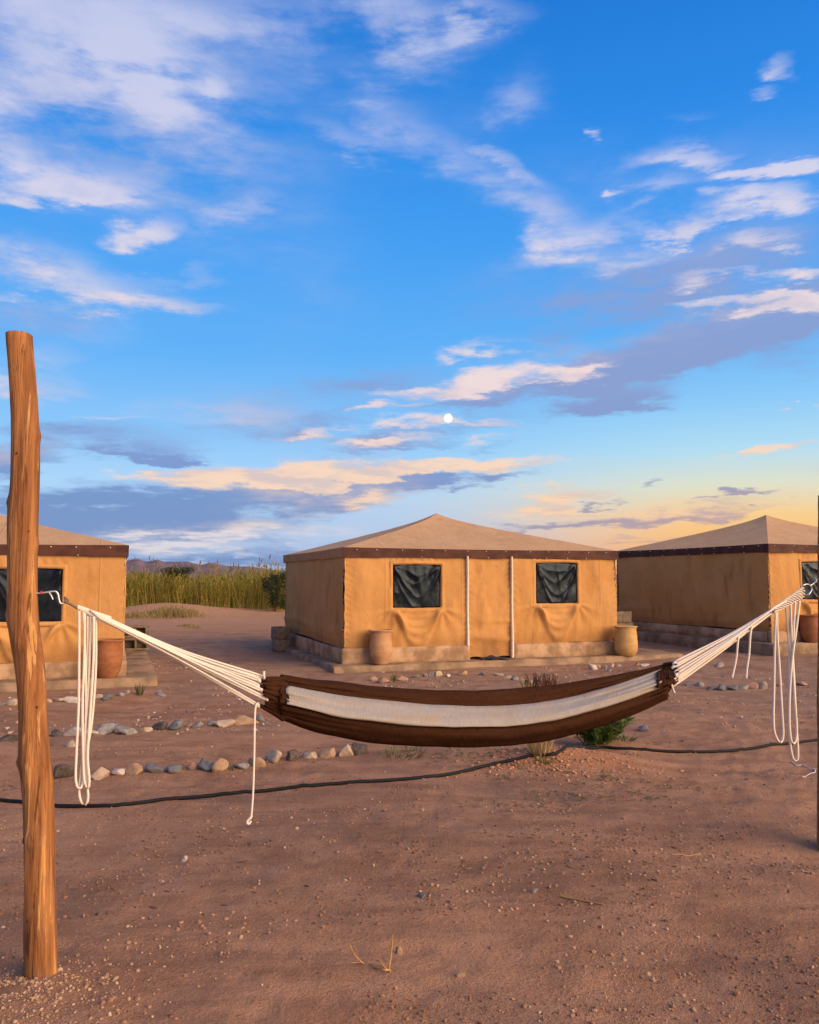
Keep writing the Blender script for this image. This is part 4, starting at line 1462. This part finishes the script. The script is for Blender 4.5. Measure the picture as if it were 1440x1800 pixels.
def put_stone(px, py, w, h, colr, label, group, seed):
    """px, py: middle of the stone's foot; w, h: its size in the photograph"""
    b = gp(px, py)
    dpt = b[1]
    rx = w * dpt / F / 2 * 1.12
    rz = h * dpt / F / 2 * 1.35
    vi = seed % 12
    if (vi, colr) not in SMESH:
        me = stone_mesh(800 + vi)
        me.materials.append(SM[colr])
        SMESH[(vi, colr)] = me
    o = link('stone', SMESH[(vi, colr)])
    o.location = (b[0] + .01 * math.sin(seed * 1.7), b[1] + .03 * math.sin(seed * 2.3), b[2] + rz * .38)
    rx *= 1.12 + .12 * math.sin(seed * 5.1)
    rz *= 1.10 + .15 * math.sin(seed * 3.3)
    o.scale = (rx, rx * (.65 + .3 * ((seed * 37) % 10) / 10), rz)
    o.rotation_euler = (R((seed * 53) % 40 - 20), R((seed * 29) % 36 - 18), R((seed * 71) % 90 - 45))
    tag(o, label, 'stone', group)


ROWS = [
    ('front row of stones below the hammock cords', 'front stone row', [
        (106, 1368, 37, 26, 'dark'), (178, 1366, 38, 20, 'pale'), (210, 1363, 28, 13, 'white'), (241, 1358, 31, 18, 'tan'), (270, 1358, 27, 15, 'bluish'), (303, 1354, 38, 15, 'bluish'),
        (335, 1352, 19, 14, 'pink'), (360, 1353, 35, 24, 'bluish'), (388, 1354, 25, 21, 'tan'), (424, 1351, 30, 12, 'grey'), (455, 1344, 27, 18, 'tan'), (482, 1339, 34, 20, 'pale'), (513, 1336, 30, 20, 'dark'), (543, 1332, 30, 13, 'pale'),
        (577, 1331, 31, 17, 'tan'), (607, 1328, 34, 22, 'pale'), (631, 1326, 22, 24, 'dark')]),
    ('middle row of stones behind the front row', 'middle stone row', [
        (16, 1300, 38, 13, 'dark'), (100, 1294, 36, 11, 'dark'), (142, 1292, 51, 19, 'white'), (184, 1290, 34, 15, 'grey'), (222, 1289, 41, 18, 'grey'), (254, 1286, 22, 9, 'pale'), (280, 1282, 28, 12, 'dark'), (308, 1281, 32, 18, 'bluish'),
        (331, 1278, 17, 9, 'tan'), (350, 1277, 22, 10, 'grey'), (371, 1276, 25, 9, 'grey'), (398, 1275, 29, 14, 'pale'), (431, 1272, 38, 17, 'tan'), (458, 1266, 24, 10, 'grey')]),
    ('far row of stones in front of the left tent', 'far left stone row', [
        (4, 1240, 18, 7, 'grey'), (20, 1239, 18, 9, 'pale'), (84, 1234, 14, 7, 'pale'), (101, 1233, 22, 7, 'pale'), (126, 1233, 26, 10, 'white'), (169, 1229, 18, 9, 'pale'), (189, 1229, 27, 10, 'bluish'), (214, 1224, 14, 7, 'grey'), (226, 1219, 12, 6, 'pale'), (285, 1222, 20, 8, 'grey')]),
    ('row of small stones before the middle tent', 'small stone row before the middle tent', [
        (655, 1197, 15, 10, 'tan'), (671, 1199, 22, 9, 'pink'), (688, 1199, 14, 7, 'tan'), (706, 1197, 16, 8, 'pink'), (730, 1191, 16, 6, 'grey'), (748, 1190, 12, 8, 'grey'), (758, 1189, 11, 8, 'bluish'), (770, 1189, 15, 9, 'pale'), (788, 1189, 15, 7, 'white'), (815, 1187, 19, 8, 'tan'),
        (846, 1187, 16, 5, 'bluish'), (876, 1188, 14, 7, 'pale'), (890, 1192, 16, 7, 'pale'), (904, 1195, 14, 7, 'grey'), (917, 1198, 13, 8, 'pale'), (930, 1202, 14, 8, 'grey')]),
    ('scattered stones by the right end of the middle platform', 'stone cluster right of the middle tent', [
        (1043, 1177, 14, 12, 'white'), (1052, 1173, 8, 7, 'pale'), (1064, 1176, 12, 6, 'pale'), (1074, 1172, 11, 6, 'pale'), (1087, 1172, 13, 7, 'white'), (1070, 1181, 14, 6, 'grey'), (1120, 1171, 10, 7, 'pink'), (1133, 1171, 14, 6, 'white')]),
    ('row of dark stones behind the right cords', 'dark stone row behind the right cords', [
        (1213, 1204, 24, 7, 'bluish'), (1232, 1207, 16, 7, 'grey'), (1250, 1212, 15, 9, 'bluish'), (1271, 1213, 24, 10, 'bluish'), (1288, 1212, 20, 9, 'bluish'), (1304, 1212, 22, 9, 'grey'), (1322, 1210, 19, 12, 'pink'), (1340, 1210, 18, 11, 'pale'),
        (1372, 1206, 14, 7, 'pink'), (1409, 1204, 20, 7, 'pink')]),
]
sid = 0
for gname, rowname, lst in ROWS:
    for i, (px, py, w, h, c_) in enumerate(lst):
        nm = {'bluish': 'blue-grey', 'pink': 'pinkish'}.get(c_, c_)
        pos = ORD[i] + ' from the left'
        put_stone(px, py, w, h, c_, f'{nm} stone, {pos} in the {rowname}', gname, sid * 7 + 3)
        sid += 1
put_stone(124, 1312, 26, 9, 'pale', 'flat pale stone lying alone between the two left stone rows', 'single stones on the sand', 501)
put_stone(1132, 1283, 24, 14, 'grey', 'rounded grey stone on the sand right of the green bush', 'single stones on the sand', 502)
put_stone(1265, 1172, 16, 6, 'grey', 'small grey stone on the far gravel behind the right cords', 'single stones on the sand', 503)
put_stone(740, 1578, 15, 9, 'bluish', 'small blue-grey pebble on the open foreground sand', 'single stones on the sand', 504)
put_stone(704, 1672, 13, 14, 'tan', 'small orange-tan pebble beside the forked dry twig', 'single stones on the sand', 505)
put_stone(812, 1722, 17, 13, 'tan', 'tan pebble at the bottom of the picture, right of the forked twig', 'single stones on the sand', 506)
put_stone(323, 1511, 13, 7, 'white', 'small white pebble on the sand right of the left post', 'single stones on the sand', 507)
put_stone(938, 1567, 13, 8, 'grey', 'small grey pebble in the foreground under the hammock', 'single stones on the sand', 508)


# ------------------------------------------------------------------ loose pebbles, grit and litter (uncountable)
def scatter(name, label, cat, n, pick, size, mat, flat=(.45, .9), V0=IV1, F0=IF1, elong=None):
    xs, ys_, sz = pick(n)
    n = len(xs)
    zs = G(xs, ys_)
    sc3 = np.stack([sz * rng.uniform(.7, 1.3, n), sz * rng.uniform(.7, 1.3, n), sz * rng.uniform(flat[0], flat[1], n)], -1)
    if elong:
        sc3[:, 0] *= rng.uniform(*elong, n)
    a = rng.uniform(0, 2 * np.pi, n)
    ca, sa = np.cos(a), np.sin(a)
    V = V0[None] * (1 + rng.uniform(-.28, .28, (n, len(V0), 1))) * sc3[:, None]
    X = V[..., 0] * ca[:, None] - V[..., 1] * sa[:, None] + xs[:, None]
    Yv = V[..., 0] * sa[:, None] + V[..., 1] * ca[:, None] + ys_[:, None]
    Z = V[..., 2] + zs[:, None] + sc3[:, 2:3] * .45
    Fc = (F0[None] + (np.arange(n) * len(V0))[:, None, None]).reshape(-1, F0.shape[1])
    o = link(name, mesh_np(name, np.stack([X, Yv, Z], -1), Fc, False), mat)
    tag(o, label, cat, kind='stuff')
    return o


def fan_pick(y0, y1, s0, s1, thr, ns, seed, power=1.0, xr=.62):
    def f(n):
        y = y0 * (y1 / y0) ** rng.random(n) if power == 1 else y0 + (y1 - y0) * rng.random(n) ** power
        x = rng.uniform(-1, 1, n) * (xr * y + .4)
        k = fbm(x * ns, y * ns, seed, 3)
        keep = rng.random(n) < sstep(thr - .35, thr + .35, k)
        x, y = x[keep], y[keep]
        sz = s0 * (s1 / s0) ** (rng.random(len(x)) ** 2.6)
        return x, y, sz
    return f


M['pebble'] = island_mat('pebbles', [(.26, .14, .08), (.38, .23, .14), (.30, .16, .09), (.46, .31, .20), (.20, .12, .085), (.40, .21, .11), (.44, .32, .22), (.33, .19, .115), (.24, .12, .07)])
M['gravel'] = island_mat('gravel', [(.20, .14, .11), (.33, .23, .17), (.14, .10, .085), (.50, .40, .32), (.26, .17, .12), (.40, .28, .2), (.54, .44, .35)])
M['litter'] = island_mat('litter', [(.07, .045, .03), (.12, .065, .04), (.05, .04, .022), (.16, .09, .05)])
scatter('pebbles', 'fine pebbles and grit scattered over the near sand', 'pebbles', 22000, fan_pick(2.3, 9, .0020, .012, .10, 1.3, 900), 0, M['pebble'])
scatter('clods', 'crumbs of soil in patches over the near sand', 'soil crumbs', 42000, fan_pick(2.3, 8, .0018, .010, .16, 1.9, 930), 0,
        island_mat('soil crumbs', [(.24, .118, .066), (.34, .175, .10), (.15, .075, .044), (.29, .145, .082), (.11, .055, .033)]))
scatter('gravel', 'pale grey gravel around the tents and paths', 'gravel', 9000, fan_pick(8.5, 21, .006, .022, -.05, .5, 910), 0, M['gravel'])
scatter('litter', 'dark bits of dry litter over the sand below the hammock', 'litter', 3600, fan_pick(4.0, 10, .004, .010, .15, .8, 920), 0, M['litter'], (.2, .5), elong=(1.5, 3.5))
bb = gp(60, 1735)


def foot_pick(n):
    r_ = np.abs(rng.normal(0, .26, n)) + .05
    a = rng.uniform(0, 2 * np.pi, n)
    return bb[0] - .08 + r_ * np.cos(a) * 1.2, bb[1] - .02 + r_ * np.sin(a) * .8, .0025 * 3.2 ** (rng.random(n) ** 1.6)


scatter('footing_gravel', 'pale gravel packed round the foot of the left post', 'gravel', 1100, foot_pick, 0,
        island_mat('footing gravel', [(.36, .21, .12), (.46, .29, .17), (.30, .17, .1), (.50, .35, .23)]))
ridge = gp(985, 1342)


def ridge_pick(n):
    return ridge[0] + rng.normal(0, .42, n), ridge[1] + rng.normal(-.02, .16, n), .003 * 6 ** (rng.random(n) ** 2.4)


scatter('clod_heap', 'reddish clods on the planting ridge under the hammock', 'soil clods', 900, ridge_pick, 0,
        island_mat('ridge clods', [(.42, .20, .10), (.50, .27, .15), (.33, .15, .08)]))


# ------------------------------------------------------------------ plants
def blade(m, base, d, length, w, droop=.3, segs=4, twist=None):
    """a tapering curved leaf with a fold"""
    d = np.asarray(d, float)
    d = d / np.linalg.norm(d)
    side = np.cross(d, [0, 0, 1.0])
    if np.linalg.norm(side) < 1e-3:
        side = np.array([1.0, 0, 0])
    side /= np.linalg.norm(side)
    if twist is not None:
        up = np.cross(side, d)
        side = side * math.cos(twist) + up * math.sin(twist)
    t = np.linspace(0, 1, segs + 1)
    c = base + d * (length * t)[:, None] + np.array([0, 0, -1.0]) * (droop * length * t ** 2)[:, None]
    ww = w * np.sin(np.pi * np.clip(.12 + .88 * t, 0, 1)) ** .8 * .5
    m.grid(np.stack([c - side * ww[:, None], c + side * ww[:, None]], 1))


def leaf_mat(name, cols, trans=.25):
    return island_mat(name, cols, .6, trans, .3)


M['leaf'] = leaf_mat('oleander leaf', [(.06, .12, .016), (.10, .17, .024), (.04, .085, .014), (.14, .19, .035), (.07, .135, .018)])
M['weed'] = leaf_mat('weed leaf', [(.09, .12, .03), (.14, .15, .045), (.07, .085, .025), (.17, .15, .06)])
M['drygrass'] = leaf_mat('dry grass', [(.42, .27, .10), (.52, .36, .15), (.33, .20, .08), (.45, .33, .15)], .2)
M['tuftgrass'] = leaf_mat('tuft grass', [(.30, .21, .075), (.40, .28, .11), (.22, .17, .055), (.35, .26, .1)], .2)
M['stem'] = plain_mat('green stem', (.10, .09, .03), (.14, .11, .04), 20, .8)

# green oleander-like bush
bz = gp(1052, 1306)
T = thing('green_bush', 'leafy green bush growing under the right half of the hammock', 'bush', bz)
st, lf = MB(), MB()
for k in range(52):
    a, sp_ = rng.uniform(0, 2 * np.pi), rng.uniform(.1, 1.35)
    d = np.array([math.cos(a) * sp_ * 1.15, math.sin(a) * sp_ * .9, 1.0])
    d /= np.linalg.norm(d)
    ln = rng.uniform(.28, .46)
    p0 = np.array([rng.normal(0, .05), rng.normal(0, .05), -.03])
    pts = smoothline([p0, p0 + d * ln * .5, p0 + d * ln + np.array([0, 0, -.03])], 8)
    st.tube(pts, np.linspace(.005, .002, 8), 5)
    for f in np.linspace(.15, 1, 15):
        q = p0 + d * ln * f
        for _ in range(3):
            aa = rng.uniform(0, 2 * np.pi)
            dd = d * rng.uniform(.3, 1.0) + np.array([math.cos(aa), math.sin(aa), rng.uniform(-.2, .5)]) * .8
            blade(lf, q, dd, rng.uniform(.06, .10), .016, rng.uniform(0, .5), 3, rng.uniform(-.6, .6))
st.build('stems', M['stem'], T)
lf.build('foliage', M['leaf'], T)


def tuft(name, label, cat, px, py, n, hgt, spread, mat, w=.006, droop=.3, droot=.03, lean=(0, 0), group=None, kind=None):
    b = gp(px, py)
    m = MB()
    for _ in range(n):
        a = rng.uniform(0, 2 * np.pi)
        s = rng.random() ** .7 * spread
        d = np.array([math.cos(a) * s + lean[0], math.sin(a) * s + lean[1], 1.0])
        rr = droot * math.sqrt(rng.random())
        blade(m, np.array([math.cos(a) * rr, math.sin(a) * rr, -.01]), d, hgt * rng.uniform(.5, 1.1), w * rng.uniform(.7, 1.3), droop * rng.uniform(.2, 1.4), 4, rng.uniform(-1, 1))
    T = thing(name, label, cat, b, 0, group)
    tag(m.build('blades', mat, T), kind='stuff')
    return T


tuft('straw_clump', 'clump of dry yellow straw on the ridge under the hammock', 'dry grass', 948, 1327, 130, .26, .55, M['drygrass'], .007, .25, .07)
tuft('straw_stub', 'short pale straw stub left of the brown stalks, above the hammock', 'dry grass', 925, 1222, 40, .30, .30, M['drygrass'], .010, .15, .06)
# brown dead stalks behind the hammock
b = gp(952, 1222)
T = thing('dead_stalks', 'clump of dark brown dead stalks rising behind the hammock', 'dead plant', b)
m = MB()
for k in range(60):
    x0, y0 = rng.uniform(-.2, .22), rng.uniform(-.1, .1)
    hh = rng.uniform(.17, .30)
    lean = rng.normal(0, .05, 2)
    pts = smoothline([(x0, y0, -.02), (x0 + lean[0] * .5, y0 + lean[1] * .5, hh * .6), (x0 + lean[0], y0 + lean[1], hh)], 6)
    m.tube(pts, np.linspace(.006, .004, 6), 4)
    for _ in range(4):
        f = rng.uniform(.3, 1)
        q = np.array([x0 + lean[0] * f, y0 + lean[1] * f, hh * f])
        aa = rng.uniform(0, 2 * np.pi)
        blade(m, q, (math.cos(aa), math.sin(aa), .9), .05, .010, .1, 2)
m.build('stalks', M['browntwig'], T)
tuft('weed_sprig', 'green weed sprig in the small mound before the left tent', 'weed', 247, 1222, 24, .22, .35, M['weed'], .012, .2, .04)
tuft('leafy_weed', 'green leafy weed in the stone row before the middle tent', 'weed', 692, 1198, 22, .17, .35, M['weed'], .016, .2, .03)
tuft('grass_tuft', 'fresh green grass tuft beside the hose below the hammock', 'grass', 958, 1340, 70, .09, .9, M['leaf'], .006, .5, .06)
tuft('low_weed', 'low grey-green weed patch at the right end of the front stone row', 'weed', 705, 1326, 170, .10, 1.0, M['weed'], .007, .5, .22)
tuft('corner_weed', 'grey-green weed at the foot of the green bush, right side', 'weed', 1098, 1302, 60, .13, .8, M['weed'], .008, .4, .10)
tuft('row_weed', 'tiny green weed tucked behind the tan stone of the front row', 'weed', 405, 1353, 26, .07, .9, M['weed'], .006, .4, .04)
tuft('dry_ball', 'small ball of dry tangled straw lying beside the hose on the right', 'dry grass', 1118, 1328, 46, .08, 1.3, M['drygrass'], .004, .3, .03)
# creeping weeds, too many and too small to tell apart
m = MB()
for (px, py, k, sp_) in [(885, 1367, 26, .10), (985, 1355, 24, .08), (1070, 1364, 20, .07), (1074, 1372, 16, .05), (1028, 1378, 18, .10), (920, 1416, 34, .16), (1118, 1394, 30, .16), (950, 1394, 20, .10), (1000, 1400, 24, .15), (905, 1345, 20, .08), (1170, 1380, 20, .12), (820, 1330, 40, .2), (780, 1325, 30, .15),
                         (860, 1328, 30, .12), (1240, 1385, 16, .12), (1040, 1404, 20, .15), (1140, 1405, 16, .1), (40, 1385, 20, .12), (75, 1378, 14, .1), (390, 1345, 10, .04), (900, 1320, 30, .12), (1010, 1316, 24, .1)]:
    c = gp(px, py)
    for _ in range(k):
        o_ = rng.normal(0, sp_, 2) * np.array([1, .6])
        a = rng.uniform(0, 2 * np.pi)
        q = np.array([c[0] + o_[0], c[1] + o_[1], 0])
        q[2] = G(q[0], q[1])
        for _2 in range(3):
            a += rng.uniform(.5, 2)
            blade(m, q, (math.cos(a), math.sin(a), rng.uniform(.2, .9)), rng.uniform(.02, .05), .007, .3, 2)
tag(m.build('creeping_weeds', M['weed']), 'sparse creeping weeds on the sand below the hammock', 'weeds', kind='stuff')

# forked dry twig, stick and string on the ground
b = gp(685, 1704)
T = thing('forked_twig', 'pale forked dry twig standing out of the foreground soil', 'twig', b)


def near(px, py, lift):
    q = gp(px, py + lift * 100)
    return P(px, py, gp(685, 1704)[1]) - b


for pts, r in (([(687, 1710), (684, 1703), (686, 1690), (689, 1665), (691, 1643)], .0045), ([(684, 1705), (675, 1705), (660, 1701), (640, 1694), (625, 1681), (615, 1661)], .0045),
               ([(640, 1694), (633, 1690), (628, 1678), (626, 1667)], .002), ([(680, 1704), (672, 1695), (662, 1681)], .0025), ([(668, 1690), (660, 1688), (653, 1688)], .0018),
               ([(676, 1700), (660, 1697), (640, 1693), (618, 1692)], .002)):
    q = smoothline(np.array([P(x, y, b[1] + .05 * math.sin(x * .1)) - b for x, y in pts]), 18)
    q[:, 2] = np.maximum(q[:, 2], -.01)
    MB().tube(q, np.linspace(r, r * .55, 18), 6).build('branch', M['twig'], T)


def ground_line(name, label, cat, pts, r, mat, lift=.004):
    q = smoothline(np.array([gp(*p) for p in pts]), 14 * len(pts))
    q[:, 2] = G(q[:, 0], q[:, 1]) + lift
    tag(MB().tube(q, np.linspace(r, r * .6, len(q)), 6).build(name, mat), label, cat)


ground_line('dry_stick', 'thin dry stick lying flat on the foreground sand', 'stick', [(985, 1577), (1005, 1582), (1030, 1586), (1062, 1592)], .005, M['twig'], .005)
ground_line('white_string', 'thin white string lying on the sand by the right post', 'string', [(1393, 1340), (1400, 1346), (1412, 1345), (1425, 1351), (1446, 1353)], .004, M['cord'])
ground_line('frayed_string', 'short white string end forking toward the camera by the right post', 'string', [(1430, 1352), (1433, 1358), (1420, 1363), (1411, 1367)], .004, M['cord'])
ground_line('pale_straw', 'single pale straw lying on the sand at the right', 'straw', [(1182, 1503), (1200, 1504), (1215, 1505), (1232, 1502)], .003, M['straw'])

# ------------------------------------------------------------------ reed bed beyond the camp
M['reed'] = leaf_mat('reed', [(.22, .225, .030), (.33, .30, .042), (.52, .33, .075), (.09, .10, .016), (.27, .27, .036), (.58, .37, .10), (.15, .17, .024), (.36, .30, .05)], .3)
M['reedhead'] = island_mat('reed plume', [(.16, .11, .07), (.22, .16, .10), (.12, .08, .05)], .9)
RY0, RY1 = 35.0, 42.0
m = MB()
VS, FS = [], []


def reed_bed(n):
    V, Fl = [], []
    cnt = 0
    for k in range(n):
        y = RY0 + (RY1 - RY0) * rng.random() ** 1.6
        x = rng.uniform(-20, 3)
        y += .9 * float(vn(x * .45, 0, 3)) + .35 * float(vn(x * 1.7, 3, 4))
        base = np.array([x, y, float(g0(x, y)) - .05])
        hgt = (1.28 + .50 * float(fbm(x * .35, y * .3, 5, 3)) + rng.normal(0, .2)) * (1.02 if x > -9.5 else .95)
        lean = np.array([rng.normal(0, .10), rng.normal(0, .06)])
        if x < -9.6:
            lean[0] -= .10
        tip = base + np.array([lean[0] * hgt, lean[1] * hgt, hgt])
        w = .012
        V += [base + [-w, 0, 0], base + [w, 0, 0], tip + [w * .5, 0, 0], tip - [w * .5, 0, 0]]
        Fl.append((cnt, cnt + 1, cnt + 2, cnt + 3))
        cnt += 4
        for f in np.linspace(.22, 1, 8):
            q = base + (tip - base) * f
            a = rng.uniform(0, 2 * np.pi)
            ln = rng.uniform(.30, .60)
            dr = np.array([math.cos(a) * .45, math.sin(a) * .45, rng.uniform(.35, 1.0)])
            e1 = q + dr * ln * .55
            e2 = e1 + np.array([dr[0] * .6, dr[1] * .6, dr[2] * .1 - .25 * rng.random()]) * ln * .6
            sd_ = np.array([-math.sin(a) * .5 + .6, math.cos(a) * .5, 0]) * .017
            V += [q - sd_ * .5, q + sd_ * .5, e1 + sd_, e1 - sd_, e2]
            Fl += [(cnt, cnt + 1, cnt + 2, cnt + 3), (cnt + 3, cnt + 2, cnt + 4)]
            cnt += 5
    me = bpy.data.meshes.new('reeds')
    me.from_pydata([tuple(v) for v in V], [], Fl)
    return me


reeds = link('reeds', reed_bed(6000), M['reed'])
tag(reeds, 'dense bed of tall yellow-green reeds between the left and middle tents', 'reeds', kind='stuff')
hd = MB()
for k in range(46):
    x = rng.uniform(-14, -4.5)
    y = rng.uniform(35.5, 41)
    z0 = float(g0(x, y))
    hh = rng.uniform(1.75, 2.25)
    ln = rng.normal(0, .06)
    hd.tube([(x, y, z0), (x + ln * .5, y, z0 + hh * .6), (x + ln, y, z0 + hh)], .007, 4)
    hd.tube(smoothline([(x + ln, y, z0 + hh - .02), (x + ln * 1.3, y, z0 + hh + .08), (x + ln * 1.8, y, z0 + hh + .2)], 5), [.008, .03, .035, .02, .004], 5)
tag(hd.build('reed_plumes', M['reedhead']), 'thin plumed reed heads standing above the reed bed', 'reed plumes', kind='stuff')


def leafy_shrub(label, x, y, rx, rz, zc, n, cols, seed):
    T = thing('dark_shrub', label, 'shrub', (x, y, float(g0(x, y))), 0, 'dark shrubs in the reed bed')
    r_ = np.random.default_rng(seed)
    tr, lf = MB(), MB()
    for k in range(9):
        a = r_.uniform(0, 2 * np.pi)
        e = np.array([math.cos(a) * rx * .6, math.sin(a) * rx * .5, zc + r_.uniform(0, rz * .7)])
        tr.tube(smoothline([(0, 0, -.05), e * np.array([.4, .4, .5]), e], 8), np.linspace(.03, .008, 8), 5)
    cl = [(r_.normal(0, rx * .45), r_.normal(0, rx * .4), zc + r_.uniform(-rz, rz) * .8) for _ in range(26)]
    for k in range(n):
        c = cl[r_.integers(len(cl))]
        q = np.array(c) + r_.normal(0, .16, 3) * np.array([rx, rx, rz])
        d = r_.normal(size=3)
        d[2] = abs(d[2])
        blade(lf, q, d, r_.uniform(.08, .16), .035, .2, 2, r_.uniform(-1, 1))
    tr.build('trunk', M['browntwig'], T)
    lf.build('crown', leaf_mat('shrub leaf ' + str(seed), cols, .15), T)


DK = [(.022, .035, .012), (.035, .05, .016), (.05, .065, .02), (.028, .04, .013)]
q = P(484, 1035, 34.6)
leafy_shrub('dark green shrub in the reeds against the left side of the middle tent', q[0], 34.6, .62, .75, .85, 3200, DK, 61)
q = P(302, 1010, 36.5)
leafy_shrub('dark bushy shrub rising above the reeds beside the left tent', q[0], 37.2, .75, .42, 1.45, 2400, [(.05, .06, .022), (.07, .075, .028), (.04, .05, .018)], 62)


def grass_hump(label, px, py, n, rx, ry, hgt, seed):
    r_ = np.random.default_rng(seed)
    c = gp(px, py)
    m = MB()
    for k in range(n):
        x, y = r_.normal(0, rx), r_.normal(0, ry)
        z = float(G(c[0] + x, c[1] + y)) - c[2]
        a = r_.uniform(0, 2 * np.pi)
        blade(m, np.array([x, y, z - .01]), (math.cos(a) * .4, math.sin(a) * .4, 1), hgt * r_.uniform(.4, 1.0) * math.exp(-(x / rx / 2.2) ** 2), .014, .25, 3, r_.uniform(-1, 1))
    T = thing('grass_clump', label, 'dry grass', c, 0, 'dry grass clumps on the dirt mound')
    tag(m.build('blades', M['tuftgrass'], T), kind='stuff')


grass_hump('large tan dry grass clump on top of the dirt mound before the reeds', 302, 1083, 1500, .55, .4, .62, 71)
grass_hump('small round dry grass clump at the right end of the dirt mound', 335, 1082, 600, .22, .25, .42, 72)
grass_hump('low strip of dry grass on the mound beside the left tent', 245, 1084, 1100, .7, .35, .35, 73)
grass_hump('sparse dry weed on the slope of the dirt mound', 330, 1101, 160, .18, .12, .18, 74)
grass_hump('small dry weed lower right on the slope of the dirt mound', 343, 1104, 120, .14, .1, .16, 75)
